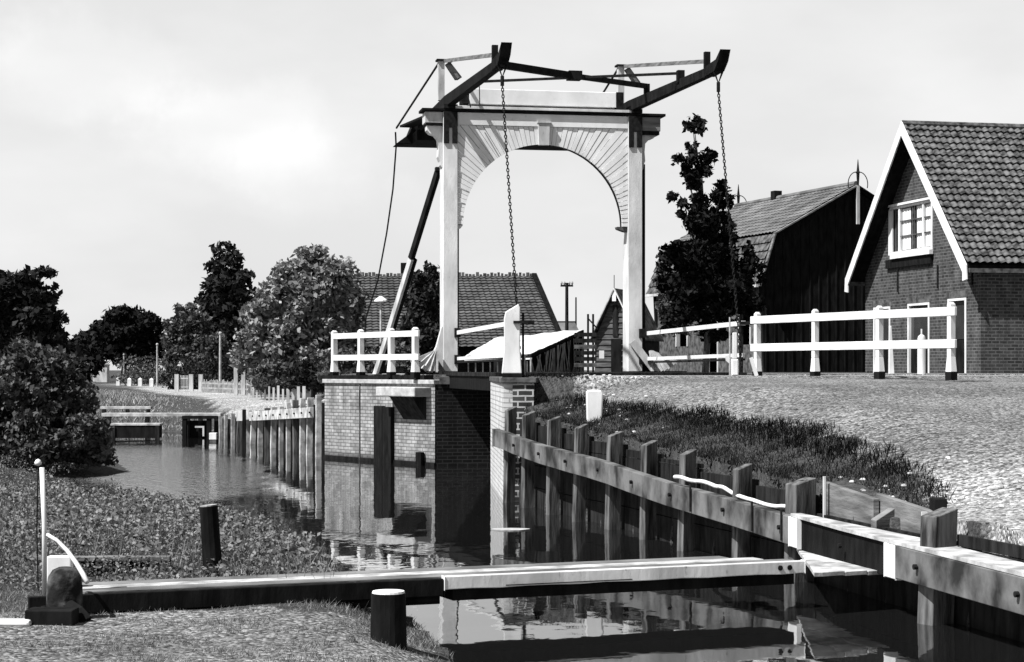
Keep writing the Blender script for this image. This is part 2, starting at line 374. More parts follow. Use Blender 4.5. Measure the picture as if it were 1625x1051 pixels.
def ground_material():
    m, t, b = base_mat('ground_surface', .95, .1); n = t.nodes; l = t.links
    tc = n.new('ShaderNodeTexCoord'); a = n.new('ShaderNodeAttribute'); a.attribute_name = 'tone'
    nz = n.new('ShaderNodeTexNoise'); nz.inputs['Scale'].default_value = 14; nz.inputs['Detail'].default_value = 8; nz.inputs['Roughness'].default_value = .7
    l.new(tc.outputs['Object'], nz.inputs[0])
    vo = n.new('ShaderNodeTexVoronoi'); vo.inputs['Scale'].default_value = 34; vo.inputs['Randomness'].default_value = 1
    l.new(tc.outputs['Object'], vo.inputs[0])
    lg = n.new('ShaderNodeTexNoise'); lg.inputs['Scale'].default_value = .6; lg.inputs['Detail'].default_value = 4
    l.new(tc.outputs['Object'], lg.inputs[0])
    # gravel colour
    sb = n.new('ShaderNodeSeparateColor'); l.new(vo.outputs['Color'], sb.inputs[0])
    mr = n.new('ShaderNodeMapRange'); mr.inputs[3].default_value = .04; mr.inputs[4].default_value = .25; l.new(sb.outputs[0], mr.inputs[0])
    nn = n.new('ShaderNodeMapRange'); nn.inputs[1].default_value = .38; nn.inputs[2].default_value = .6; nn.inputs[3].default_value = .35; nn.inputs[4].default_value = 1.15; l.new(nz.outputs[0], nn.inputs[0])
    l2 = n.new('ShaderNodeMapRange'); l2.inputs[1].default_value = .35; l2.inputs[2].default_value = .65; l2.inputs[3].default_value = .75; l2.inputs[4].default_value = 1.2; l.new(lg.outputs[0], l2.inputs[0])
    m1 = n.new('ShaderNodeMath'); m1.operation = 'MULTIPLY'; l.new(mr.outputs[0], m1.inputs[0]); l.new(nn.outputs[0], m1.inputs[1])
    m2 = n.new('ShaderNodeMath'); m2.operation = 'MULTIPLY'; l.new(m1.outputs[0], m2.inputs[0]); l.new(l2.outputs[0], m2.inputs[1])
    br_ = n.new('ShaderNodeMapRange'); br_.inputs[1].default_value = 1; br_.inputs[2].default_value = 2; br_.inputs[3].default_value = 1; br_.inputs[4].default_value = 2.3; l.new(a.outputs['Fac'], br_.inputs[0])
    m3 = n.new('ShaderNodeMath'); m3.operation = 'MULTIPLY'; l.new(m2.outputs[0], m3.inputs[0]); l.new(br_.outputs[0], m3.inputs[1]); m2 = m3
    e = n.new('ShaderNodeMapRange'); e.inputs[1].default_value = .3; e.inputs[2].default_value = .7; e.inputs[3].default_value = .01; e.inputs[4].default_value = .07; l.new(nz.outputs[0], e.inputs[0])
    # ragged edge
    ad = n.new('ShaderNodeMath'); ad.operation = 'MULTIPLY_ADD'; ad.inputs[1].default_value = .9; l.new(nz.outputs[0], ad.inputs[0]); l.new(a.outputs['Fac'], ad.inputs[2])
    st = n.new('ShaderNodeMapRange'); st.inputs[1].default_value = .85; st.inputs[2].default_value = 1.05; l.new(ad.outputs[0], st.inputs[0])
    mx = n.new('ShaderNodeMix'); mx.data_type = 'FLOAT'; l.new(st.outputs[0], mx.inputs[0]); l.new(e.outputs[0], mx.inputs[2]); l.new(m2.outputs[0], mx.inputs[3])
    l.new(mx.outputs[0], b.inputs['Base Color'])
    bp = n.new('ShaderNodeBump'); bp.inputs['Distance'].default_value = .012; l.new(nz.outputs[0], bp.inputs['Height'])
    b2 = n.new('ShaderNodeBump'); b2.inputs['Distance'].default_value = .02; b2.invert = True; l.new(vo.outputs['Distance'], b2.inputs['Height']); l.new(bp.outputs[0], b2.inputs['Normal'])
    l.new(b2.outputs[0], b.inputs['Normal'])
    return m
M['ground'] = ground_material()
def sub(name, mask):
    ff = F[mask]; u, inv = np.unique(ff, return_inverse=True)
    o = raw_mesh(name, V[u], inv.reshape(-1, 4), M['ground'], tone=tf[u], smooth=True)
    tag(o, kind='structure'); return o
rmask = (fm > .5) & (fc[:,1] < 40) & (fc[:,0] > -1) & (fc[:,1] < 36)
rmask &= ~((fc[:,0] < 1) & (fc[:,1] < 20))
pmask = (fm > .5) & (fc[:,1] > 42) & (fc[:,0] < -2.4)
smask = (fm > .5) & (fc[:,1] < 20) & (fc[:,0] < 1)
ymask = (fm > .5) & ~rmask & ~pmask & ~smask
sub('gravel_road', rmask); sub('canal_path', pmask); sub('sandy_bank', smask); sub('bridge_yard', ymask)
sub('ground', ~(rmask | pmask | smask | ymask))
# ---------------------------------------------------------------- water
def water_material():
    m, t, b = base_mat('still_water', .02, .6); n = t.nodes; l = t.links
    b.inputs['Base Color'].default_value = g(.006); b.inputs['IOR'].default_value = 2.1
    tc = n.new('ShaderNodeTexCoord'); mp = n.new('ShaderNodeMapping'); mp.inputs['Scale'].default_value = (1, .55, 1)
    l.new(tc.outputs['Object'], mp.inputs[0])
    a = n.new('ShaderNodeTexNoise'); a.inputs['Scale'].default_value = 1.1; a.inputs['Detail'].default_value = 3; l.new(mp.outputs[0], a.inputs[0])
    c = n.new('ShaderNodeTexNoise'); c.inputs['Scale'].default_value = 7; c.inputs['Detail'].default_value = 2; l.new(mp.outputs[0], c.inputs[0])
    b1 = n.new('ShaderNodeBump'); b1.inputs['Distance'].default_value = .006; l.new(a.outputs[0], b1.inputs['Height'])
    b2 = n.new('ShaderNodeBump'); b2.inputs['Distance'].default_value = .0006; l.new(c.outputs[0], b2.inputs['Height']); l.new(b1.outputs[0], b2.inputs['Normal'])
    # breeze patch: a stretch of rippled water up the canal
    v1 = n.new('ShaderNodeVectorMath'); v1.operation = 'SUBTRACT'; v1.inputs[1].default_value = (-7.6, 39.5, 0); l.new(tc.outputs['Object'], v1.inputs[0])
    m2 = n.new('ShaderNodeMapping'); m2.inputs['Rotation'].default_value = (0, 0, -.20); l.new(v1.outputs[0], m2.inputs[0])
    v2 = n.new('ShaderNodeVectorMath'); v2.operation = 'MULTIPLY'; v2.inputs[1].default_value = (1/2.3, 1/13., 0); l.new(m2.outputs[0], v2.inputs[0])
    v3 = n.new('ShaderNodeVectorMath'); v3.operation = 'LENGTH'; l.new(v2.outputs[0], v3.inputs[0])
    w = n.new('ShaderNodeMath'); w.operation = 'MULTIPLY_ADD'; w.inputs[1].default_value = .6; l.new(a.outputs[0], w.inputs[0]); l.new(v3.outputs['Value'], w.inputs[2])
    k = n.new('ShaderNodeMapRange'); k.interpolation_type = 'SMOOTHSTEP'; k.inputs[1].default_value = 1.45; k.inputs[2].default_value = 1.05; l.new(w.outputs[0], k.inputs[0])
    f = n.new('ShaderNodeTexNoise'); f.inputs['Scale'].default_value = 9; f.inputs['Detail'].default_value = 4; l.new(mp.outputs[0], f.inputs[0])
    h = n.new('ShaderNodeMath'); h.operation = 'MULTIPLY'; l.new(f.outputs[0], h.inputs[0]); l.new(k.outputs[0], h.inputs[1])
    b3 = n.new('ShaderNodeBump'); b3.inputs['Distance'].default_value = .016; l.new(h.outputs[0], b3.inputs['Height']); l.new(b2.outputs[0], b3.inputs['Normal'])
    l.new(b3.outputs[0], b.inputs['Normal'])
    return m
wm = MB(); wm.add([(-70,-60,0),(40,-60,0),(40,85,0),(-70,85,0)], [(0,1,2,3)])
tag(wm.build('water', water_material()), kind='structure')

# ================================================================ ABUTMENTS
ab = empty('bridge_abutment', (LC[0], LC[1], 0), 0, 'pale brick abutment wall in the canal under the white portal, reflected in the water', 'abutment')
def rel(o, pts): return [(p[0]-o.location.x, p[1]-o.location.y) for p in pts]
d = Vector((RC[0]-LC[0], RC[1]-LC[1], 0)); fl = d.length; d.normalize(); nf = Vector((d.y, -d.x, 0))  # outward (left-front)
Rk = (RC[0]+24*U.x, RC[1]+24*U.y)
pl = rel(ab, [LC, RC, (RC[0]+.6*WV.x+.3, RC[1]+.9), (LC[0]+.9, LC[1]+.6)])
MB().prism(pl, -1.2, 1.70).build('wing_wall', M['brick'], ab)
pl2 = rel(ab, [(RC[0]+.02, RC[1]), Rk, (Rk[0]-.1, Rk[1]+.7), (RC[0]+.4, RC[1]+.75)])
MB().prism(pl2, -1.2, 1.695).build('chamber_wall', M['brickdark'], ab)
def along(t, n=0): return Vector((d.x*t+nf.x*n, d.y*t+nf.y*n, 0))
cp = [along(-.03,.05), along(fl+.03,.05), along(fl+.03,-.7), along(-.03,-.7)]
MB().prism([(p.x,p.y) for p in cp], 1.70, 1.79).build('coping', M['stone'], ab, .01)
cp = [(RC[0]-LC[0]+.09, RC[1]-LC[1]-.03), (Rk[0]-LC[0], Rk[1]-LC[1]-.05), (Rk[0]-LC[0]-.1, Rk[1]-LC[1]+.7), (RC[0]-LC[0]+.5, RC[1]-LC[1]+.75)]
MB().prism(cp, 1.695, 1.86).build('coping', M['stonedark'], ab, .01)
def onwall(px): # distance along the wall at which a picture column falls
    lo, hi = 0, fl
    for _ in range(40):
        m_ = (lo+hi)/2; p = Vector((LC[0], LC[1], 0))+along(m_)
        if 812+3000*p.x/p.y < px: lo = m_
        else: hi = m_
    return lo
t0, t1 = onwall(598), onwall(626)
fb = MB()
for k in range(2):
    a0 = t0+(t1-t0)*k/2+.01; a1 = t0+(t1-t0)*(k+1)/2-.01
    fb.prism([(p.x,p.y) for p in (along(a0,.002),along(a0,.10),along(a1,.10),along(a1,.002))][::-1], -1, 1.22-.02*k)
fb.build('dark_upright', M['tar'], ab, .01)  # two dark uprights side by side, slightly proud of the wall
t0, t1 = onwall(622), onwall(684)
sb_ = MB(); sb_.prism([(p.x,p.y) for p in (along(t0,.002),along(t0,.42),along(t1,.42),along(t1,.002))][::-1], 1.44, 1.64)
sb_.build('corbel_stone', M['stone'], ab, .02)
t2 = onwall(640); t3 = onwall(676)
q = [along(t2,.002)+Vector((0,0,1.44)), along(t2,.36)+Vector((0,0,1.44)), along(t2,.002)+Vector((0,0,.95))]
MB().slab(q[::-1], along(t3-t2)).build('corbel_shadow_wedge', M['darkwood'], ab)  # added dark wedge in place of the shadow cast below the corbel stone
t0 = onwall(672)
MB().tube([along(t0,.10)+Vector((0,0,-.25)), along(t0,.10)+Vector((0,0,.28))], .09, 10).build('rubbing_block', M['tar'], ab)
wl_ = MB(); q0_ = along(-.02,.012); q1_ = along(fl+.01,.012); wl_.beam((q0_.x,q0_.y,.02),(q1_.x,q1_.y,.02),.03,.09); wl_.build('waterline_shade_strip', M['tar'], ab)  # added dark strip standing for the shadow gap at the waterline
# vertical crack/stain runs down at a joint pipe
t0 = onwall(571)
MB().tube([along(t0,.012)+Vector((0,0,-.1)), along(t0,.012)+Vector((0,0,1.69))], .018, 6).build('drain_pipe', M['stonedark'], ab)

pr = empty('bridge_pier', (NP[0], NP[1], 0), 0, 'narrow brick pier with dark face and pale joints under the stubby white gate post', 'pier')
A = (NL[0], NL[1]); B = (NP[0], NP[1]); Cc = (NP[0]+.46, NP[1]-.06)
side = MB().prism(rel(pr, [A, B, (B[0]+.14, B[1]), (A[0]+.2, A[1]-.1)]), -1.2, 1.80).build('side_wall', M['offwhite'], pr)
side.data.materials[0] = brick_mat('sunlit_side_brick', .42, .34, .25, dirt=.3)  # lightened copy of the pier brick, sunlight put into the colour
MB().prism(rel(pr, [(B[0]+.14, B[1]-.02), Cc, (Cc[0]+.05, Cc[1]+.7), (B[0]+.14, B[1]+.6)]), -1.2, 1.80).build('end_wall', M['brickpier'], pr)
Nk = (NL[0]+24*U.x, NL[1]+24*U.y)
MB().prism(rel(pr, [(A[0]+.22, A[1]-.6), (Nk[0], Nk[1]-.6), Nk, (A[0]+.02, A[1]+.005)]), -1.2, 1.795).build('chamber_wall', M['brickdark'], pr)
MB().prism(rel(pr, [(A[0]-.02,A[1]+.05), (B[0]-.04,B[1]-.04), (Cc[0]+.04,Cc[1]-.05), (Cc[0]+.12,Cc[1]+.75), (A[0]+.85,A[1]-.5), (Nk[0],Nk[1]-.65), (Nk[0],Nk[1]+.05)]), 1.80, 1.88).build('coping', M['stonedark'], pr, .01)

# ================================================================ DRAWBRIDGE (local: x along the portal, y away from the camera)
br = empty('drawbridge', (P1.x, P1.y, 0), math.atan2(U.y, U.x), 'white timber drawbridge with arched portal, raised balance arms and hanging chains', 'drawbridge')
SP = 4.1
for a in (0, SP):
    p = MB().box(a-.16, a+.16, -.25, .25, 1.96, 7.57)
    post = p.build('post', M['white'], br, .012)
    MB().box(a-.18, a+.18, -.28, .28, 1.72, 1.958).build('post_shoe', M['tar'], post)
    s = MB().box(a-.15, a+.15, -.285, -.253, 7.22, 7.565)
    s.box(a-.15, a-.035, -.285, -.253, 6.88, 7.219); s.box(a+.035, a+.15, -.285, -.253, 6.88, 7.219)
    s.build('iron_strap', M['iron'], post, .004)
    for z in (2.22, 2.80):
        MB().box(a+.08, a+.21, -.33, -.252, z-.1, z+.1).build('rail_socket', M['iron'], post, .004)
# rear slim timbers beside the posts (dark strip behind right post)
MB().box(SP+.162, SP+.30, .05, .30, 1.9, 6.55).build('rear_post', M['tar'], br)
MB().box(.20, .225, .02, .2, 1.9, 5.2).build('guide_bar', M['iron'], br)
# lintel, fascia, cornice
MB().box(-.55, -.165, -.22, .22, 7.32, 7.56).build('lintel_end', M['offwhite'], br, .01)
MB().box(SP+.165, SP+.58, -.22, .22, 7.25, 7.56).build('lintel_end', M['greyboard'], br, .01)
MB().box(-.52, -.165, -.24, .24, 7.275, 7.318).build('moulding', M['tar'], br)
MB().box(SP+.165, SP+.55, -.24, .24, 7.17, 7.248).build('moulding', M['tar'], br)
MB().box(.163, SP-.163, -.235, .12, 7.29, 7.56).build('fascia', M['clad'], br, .006)
MB().box(-.62, SP+.68, -.285, .30, 7.575, 7.63).build('cornice', M['tar'], br, .004)
MB().box(.1, SP-.1, -.30, .30, 7.632, 7.69).build('cornice_board', M['white'], br, .004)
# curved corbels outside the posts
def corbel(sgn, a0, mat):
    pts = [(0,7.27),(.34,7.27),(.335,7.17),(.27,7.10),(.17,7.07),(.09,6.98),(.075,6.8),(.09,6.6),(.05,6.5),(.04,6.42),(0,6.36)]
    pp = [(a0+sgn*x, -.14, z) for x, z in pts]
    if sgn > 0: pp = pp[::-1]
    return MB().slab(pp[::-1], (0,.28,0)).build('corbel', mat, br, .004)
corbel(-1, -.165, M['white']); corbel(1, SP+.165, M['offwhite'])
# radial boarded spandrel with round arch
cx, cz, rr = SP/2, 5.14, 1.765
x0, x1, zt = .165, SP-.165, 7.285
def edge(th):
    c, s_ = math.cos(th), math.sin(th); t = 1e9
    if c > 1e-6: t = min(t, (x1-cx)/c)
    if c < -1e-6: t = min(t, (x0-cx)/c)
    if s_ > 1e-6: t = min(t, (zt-cz)/s_)
    return t
nb = 62; cl = MB()
corner = math.atan2(zt-cz, x1-cx)
ths = [math.pi*i/nb for i in range(nb+1)]
for i in range(nb):
    g0 = .0024; th0, th1 = ths[i]+g0, ths[i+1]-g0
    yo = -.205 - .006*((i*7) % 3)
    inner = [(cx+rr*math.cos(th), cz+rr*math.sin(th)) for th in (th0, (th0+th1)/2, th1)]
    outp = [(cx+edge(th1)*math.cos(th1), cz+edge(th1)*math.sin(th1))]
    for cth, ccx in ((corner, x1), (math.pi-corner, x0)):
        if th0 < cth < th1: outp.append((ccx, zt))
    outp.append((cx+edge(th0)*math.cos(th0), cz+edge(th0)*math.sin(th0)))
    poly = inner+outp
    cl.slab([(x, yo, z) for x, z in poly], (0, .05, 0))
cl.build('boarded_spandrel', M['clad'], br)
# backing board ring set behind the boards + dark soffit
ring = MB(); K = 40
for i in range(K):
    a, b = math.pi*i/K, math.pi*(i+1)/K
    ring.slab([(cx+rr*1.004*math.cos(a), .03, cz+rr*1.004*math.sin(a)), (cx+rr*1.004*math.cos(b), .03, cz+rr*1.004*math.sin(b)),
               (cx+(rr+.07)*math.cos(b), .03, cz+(rr+.07)*math.sin(b)), (cx+(rr+.07)*math.cos(a), .03, cz+(rr+.07)*math.sin(a))], (0,.17,0))
ring.v = [(v[0],v[1]-.17,v[2]) for v in ring.v]
ring.build('arch_rib', M['darkwood'], br)
MB().slab([(cx-.13,-.30,7.36),(cx-.115,-.30,6.88),(cx+.115,-.30,6.88),(cx+.13,-.30,7.36)], (0,.08,0)).build('keystone', M['offwhite'], br, .006)
MB().slab([(cx-.155,-.32,7.41),(cx-.15,-.32,7.362),(cx+.15,-.32,7.362),(cx+.155,-.32,7.41)], (0,.08,0)).build('keystone_cap', M['offwhite'], br)
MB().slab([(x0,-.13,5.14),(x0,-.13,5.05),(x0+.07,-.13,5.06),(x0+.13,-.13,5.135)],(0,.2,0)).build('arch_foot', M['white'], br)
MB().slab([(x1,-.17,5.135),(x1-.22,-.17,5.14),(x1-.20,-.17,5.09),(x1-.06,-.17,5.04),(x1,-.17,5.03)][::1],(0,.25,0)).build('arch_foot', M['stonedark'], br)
# balance arms
ZA = 7.83
for a in (0, SP):
    m = MB()
    m.beam((a,.1,ZA+.0),(a,-6.3,ZA-.19),.17,.25,w2=.14,h2=.17)
    m.beam((a,.101,ZA+.0),(a,4.4,ZA-.02),.17,.25,w2=.17,h2=.24)
    arm = m.build('balance_arm', M['tar'], br, .01)
    h = MB(); h.slab([(a-.10,-5.95,ZA-.27),(a-.10,-6.6,ZA-.26),(a-.10,-6.85,ZA-.12),(a-.10,-7.0,ZA+.08),(a-.10,-6.7,ZA-.06),(a-.10,-5.95,ZA-.09)],(.20,0,0))
    h.build('arm_head', M['tar'], arm)
    MB().box(a-.07,a+.04,-5.9,-5.8,ZA-.1,ZA+.22).build('head_peg', M['tar'], arm)
    kp = MB().box(a-.09,a+.05,.95,1.1,ZA+.15,ZA+1.02).build('king_post', M['offwhite'], arm)
    k2 = MB().box(a-.13,a+.24,.9,1.15,ZA+1.021,ZA+1.06); k2.build('king_post_cap', M['iron'], arm)
    MB().slab([(a+.07,.97,ZA+.95),(a+.07,1.07,ZA+.95),(a+.36,1.07,ZA+.62),(a+.28,.97,ZA+.60)],(.1,.0,.07)).build('king_brace', M['greyboard'], arm)
    MB().beam((a+.05,1.0,ZA+1.03),(a-.02,-5.80,ZA+.05),.05,.075).build('tie_bar', M['greyboard'], arm)
    MB().beam((a-.04,1.05,ZA+1.03),(a-.50 if a == 0 else a-.05,5.25,ZA+.06),.035,.035).build('tie_rod', M['iron'], arm)
    # trunnion
    MB().box(a-.15,a+.15,-.3,.3,7.633,7.72).build('pivot_block', M['iron'], arm)
# axle box between the arms
ax = MB().box(.42, SP-.42, -.22, .16, 7.75, 8.08).build('axle_beam', M['clad'], br, .01)
MB().box(SP-.418, SP-.26, -.24, .18, 7.72, 8.085).build('end_cap', M['iron'], ax)
MB().box(.25, .418, -.20, .14, 7.76, 8.06).build('end_cap', M['iron'], ax)
# counterweight box
cw = MB().slab([(-.50,4.55,7.45),(-.50,4.85,7.46),(-.5,5.2,7.46)][:3]+[(-.30,5.2,7.62),(-.30,4.6,7.62)], (.3,0,0))
cw = MB()
cw.slab([(-.55,4.9,7.47),(4.75,4.9,7.47),(4.75,4.9,8.02),(.2,4.9,8.02),(-.10,4.9,8.02),(-.22,4.9,7.72)], (0,.75,0))
cw.slab([(-.15,4.1,7.47),(4.3,4.1,7.47),(4.3,4.1,7.72),(-.15,4.1,7.72)], (0,.8,0))
cw.build('counterweight_box', M['tar'], br, .015)
MB().beam((-.3,5.0,7.9),(-.1,2.2,7.78),.3,.05).build('counterweight_plank', M['tar'], br)
# cross braces between the arms
MB().beam((.05,-6.1,ZA-.18),(1.95,-3.6,ZA+.05),.12,.13).build('cross_brace', M['tar'], br)
MB().beam((1.95,-3.6,ZA+.05),(SP-.02,-1.3,ZA+.24),.09,.10).build('cross_brace', M['darkwood'], br)
MB().box(SP-.08,SP+.03,-1.4,-1.28,ZA+.05,ZA+.28).build('brace_peg', M['tar'], br)
MB().beam((.02,-2.4,ZA+.05),(SP-.02,-4.0,ZA+.10),.045,.05).build('wind_rod', M['iron'], br)
MB().box(SP-.1,SP+.04,-4.1,-3.96,ZA-.1,ZA+.15).build('brace_peg', M['tar'], br)
MB().box(1.85,2.12,-3.78,-3.5,ZA-.04,ZA+.13).build('brace_block', M['tar'], br)
# chains
def chain(p0, p1, n, name, parent, r=.032, wire=.011):
    p0 = Vector(p0); p1 = Vector(p1); dv = (p1-p0); pitch = dv.length/n; dn = dv.normalized()
    x = dn.cross(Vector((0,1,0))).normalized(); y = dn.cross(x); m = MB()
    for i in range(n):
        c = p0+dn*pitch*(i+.5); s1 = x if i % 2 else y; pts = []
        hl = pitch*.5+wire*.6
        for k in range(8):
            th = 2*math.pi*k/8; pts.append(c+s1*math.cos(th)*r+dn*math.sin(th)*hl*1.02)
        pts.append(pts[0]); m.tube(pts, wire, 5, cap=False)
    return m.build(name, M['iron'], parent)
for a, e in ((0,.22),(SP,.25)):
    top = Vector((a,-6.55,ZA-.62)); bot = Vector((a+e,-7.2,2.0))
    c = chain(top, bot, 84, 'chain', br, r=.021, wire=.0105)
    m = MB(); m.tube([(a-.08,-6.55,ZA-.26),(a,-6.55,ZA-.48),(a+.08,-6.55,ZA-.26)], .022, 6)
    m.tube([(a,-6.55,ZA-.46),(a,-6.55,ZA-.64)], .035, 8); m.build('shackle', M['iron'], c)
# back chain hanging from the tail to the ground behind
pts = [at(627,210,46.3), at(628,233,46.5), at(623,300,47), at(613,370,47.4), at(599,445,47.8), at(580,505,48.2), at(574,590,48.5)]
inv = Matrix.Rotation(-br.rotation_euler.z, 4, 'Z') @ Matrix.Translation(-P1)
pts = [inv @ p for p in pts]
mm = MB()
dense = []
for i in range(len(pts)-1):
    for k in range(10): dense.append(pts[i].lerp(pts[i+1], k/10))
dense.append(pts[-1])
mm.tube(dense, .022, 5); mm.build('tail_rope', M['iron'], br)
# thin stays from the left arm to the fascia
sy = MB(); sy.tube([(.30,-2.2,ZA+.1),(.62,-.35,7.7)], .012, 5); sy.tube([(.12,-1.7,ZA),(.42,-.35,7.66)], .014, 5); sy.build('stay', M['greyboard'], br)
# long raking prop behind the left post
q0 = inv @ at(696,268,41.6); q1 = inv @ at(594,598,43.6); qm = q0.lerp(q1,.42)
MB().beam(q0, qm, .10, .13).build('raking_prop', M['tar'], br)
MB().beam(qm, q1, .07, .13).build('raking_prop', M['offwhite'], br)  # pale colour carries the sunlit side of the lower prop
MB().beam(qm+Vector((.085,.02,0)), q1+Vector((.085,.02,0)), .07, .12).build('raking_prop', M['tar'], br)  # extra dark beam painted as the shaded edge of the prop
MB().box(q0.x-.08, q0.x+.22, q0.y-.1, q0.y+.1, q0.z-.05, q0.z+.03).build('prop_iron', M['iron'], br)
# deck
dk = MB()
for i in range(22):
    b0 = -.35-i*.322; dk.box(-.28, SP+.28, b0-.31, b0, 1.88, 1.95)
dko = dk.build('deck', M['darkwood'], br)
dg = MB()
for a in (-.15, 1.0, 2.05, 3.1, SP+.15): dg.box(a-.1, a+.1, -7.4, -.35, 1.62, 1.879)
dg.build('girder', M['tar'], dko)
# hand rails over the deck
for a in (.18, SP+.30):
    hr_ = MB().beam((a-.02,-.3,2.80),(a+.02,-7.1,2.86),.07,.085).build('handrail', M['whitef'], br)
    MB().beam((a-.02,-.3,2.24),(a+.02,-7.1,2.27),.06,.07).build('handrail', M['whitef'], br)
    MB().beam((a-.02,-.3,2.165),(a+.02,-7.1,2.19),.05,.04).build('rail_iron', M['iron'], br)
    st = MB()
    for b in (-7.0,):
        st.box(a-.03,a+.03,b-.03,b+.03,1.95,3.02)
    st.build('stanchion', M['iron'], br)
    MB().box(a-.06,a+.30,-7.16,-7.08,2.83,2.89).build('rail_hook', M['iron'], br)
# flared feet of the posts
fpts = [(0,2.95),(-.03,2.9),(-.07,2.75),(-.14,2.5),(-.24,2.3),(-.40,2.12),(-.46,2.03),(-.30,1.97),(0,1.97)]
MB().slab([(-.162+x,-.2,z) for x, z in fpts], (0,.16,0)).build('foot_bracket', M['offwhite'], br, .006)
MB().beam((-.42,-.24,2.34),(-.10,-.24,1.86),.05,.10).build('foot_strap', M['greyboard'], br)
def fan(xa, sgn, n, mat):
    m = MB()
    for i in range(n):
        f = i/(n-1); top = Vector((xa+sgn*(.02+.06*f), -.34, 2.42-.05*f)); bot = Vector((xa+sgn*(.05+.55*f), -.42-.1*math.sin(f*3.1), 1.94+.22*f*f))
        m.beam(top, bot, .05, .09)
    return m.build('fanned_guard', mat, br)
fan(-.12-.16, -1, 5, M['stone'])
fan(SP+.30, 1, 7, M['stone'])
MB().beam((SP-.08,-.30,2.62),(SP+.42,-.34,1.97),.05,.16).build('foot_strap', M['offwhite'], br)
MB().slab([(SP+.163+x,-.2,z) for x, z in [(0,2.9),(0,1.97),(.3,1.97),(.2,2.2),(.08,2.5)]], (0,.16,0)).build('foot_bracket', M['tar'], br)
# low kerb timbers at the portal foot
MB().box(-1.0,-.2,-.5,-.3,1.80,1.93).build('sill_timber', M['tar'], br)
MB().box(SP+.2,SP+1.1,-.5,-.3,1.86,1.97).build('sill_timber', M['tar'], br)
# ================================================================ RAILINGS
def rail_post(m, foot, p, z0, z1, w, dirv):
    n = Vector((dirv.y, -dirv.x, 0))
    m.beam((p.x,p.y,z0), (p.x,p.y,z0+.22), w*1.45, w*1.25, up=n, w2=w, h2=w)
    m.beam((p.x,p.y,z0+.22), (p.x,p.y,z1), w, w, up=n)
    m.beam((p.x,p.y,z1), (p.x,p.y,z1+.035), w, w, up=n, w2=w*.5, h2=w*.5)
    foot.beam((p.x,p.y,z0-.12), (p.x,p.y,z0-.001), w*1.5, w*1.3, up=n)
def railing(label, A, B, ts, zt, zr, z0, ext, w=.088):
    A = Vector(A); B = Vector(B); dv = (B-A).normalized(); n = Vector((dv.y, -dv.x, 0))
    r = empty('white_railing', (A.x, A.y, z0-.1), 0, label, 'railing', 'white two-rail railings')
    off = Vector((-A.x, -A.y, -(z0-.1)))
    for t in ts:
        p = A.lerp(B, t)+off; m = MB(); f = MB(); rail_post(m, f, p, z0+off.z, zt+off.z, w, dv)
        po = m.build('post', M['whitef'], r, .006); f.build('post_foot', M['tar'], po)
    for z in zr:
        m = MB(); a = A-dv*ext[0]+off-n*.0; b = B+dv*ext[1]+off
        m.beam((a.x-n.x*-.03,a.y-n.y*-.03,z+off.z), (b.x+n.x*.03,b.y+n.y*.03,z+off.z), .045, .125)
        m.build('rail', M['whitef'], r, .006)
    return r
# right side: faces the camera from the road edge
railing('white two-rail railing on the right in front of the dark barn and the gabled house', (4.10,31.6,0), (6.25,26.9,0), (0,1/3,2/3,1), 2.93, (2.83,2.37), 1.97, (.14,.14))
railing('shorter white railing on top of the pale brick abutment left of the portal', (-4.05,43.1,0), (-2.03,39.7,0), (0,.345,.72,1), 2.86, (2.76,2.27), 1.95, (.02,.22), .115)
kerb = MB(); kerb.beam((-4.35,43.3,1.82),(-1.75,39.6,1.84),.22,.10); o = kerb.build('timber_kerb', M['tar']); tag(o, 'low black timber sill under the railing on the abutment', 'sill')

# gate post on the pier
gp = empty('gate_post', (.0,29.1,1.88), 0, 'stubby white gate post with chipped slanting top standing on the brick pier', 'gate post')
m = MB(); w = .135
m.slab([(-.16,-.13,.06),(.15,-.13,.06),(.125,-.13,.45),(.125,-.13,1.07),(.10,-.13,1.13),(.02,-.13,1.08),(-.10,-.13,1.01),(-.125,-.13,.9),(-.12,-.13,.45)], (0,.26,0))
m.build('body', M['whitef'], gp, .015)
MB().box(-.15,.15,-.15,.15,0,.058).build('base', M['tar'], gp)
MB().box(.02,.22,-.17,-.132,.83,.87).build('iron_strap', M['iron'], gp)
m = MB(); m.tube([(.17,-.05,.0),(.17,-.05,1.0)], .018, 6); m.build('iron_bar', M['iron'], gp)
m = MB().box(.15,.21,.05,.12,.0,.34); m.build('side_block', M['offwhite'], gp)
g2 = empty('gate_post', (3.72,31.6,1.9), 0, 'thin white gate post at the far end of the deck rails beside the dark tree', 'gate post')
MB().box(-.035,.035,-.05,.05,.28,.72).build('body', M['whitef'], g2, .008)
MB().box(-.05,.06,-.06,.06,0,.279).build('foot_block', M['whitef'], g2, .02)
m = MB(); m.tube([(-.08,0,0),(-.08,0,.98)], .012, 6); m.build('iron_bar', M['stone'], g2)
m = MB(); m.slab([(-.06,0,.0),(-.01,0,.0),(-.02,0,.25),(-.10,0,.35),(-.15,0,.33),(-.14,0,.25),(-.08,0,.2)], (0,.06,0)); m.build('wheel_guard', M['whitef'], g2)
# bollard in the verge
z = hz(1.15,26.0)
bo = MB(); bo.slab([(-.105,0,0),(.10,0,0),(.12,0,.40),(.09,0,.455),(-.09,0,.455),(-.115,0,.42)], (0,.17,0))
o = bo.build('bollard', M['whitef'], None, .02); o.location = (atx(943,26), 26.0, z-.04); tag(o, 'squat white bollard in the dark grass at the road edge behind the revetment', 'bollard')
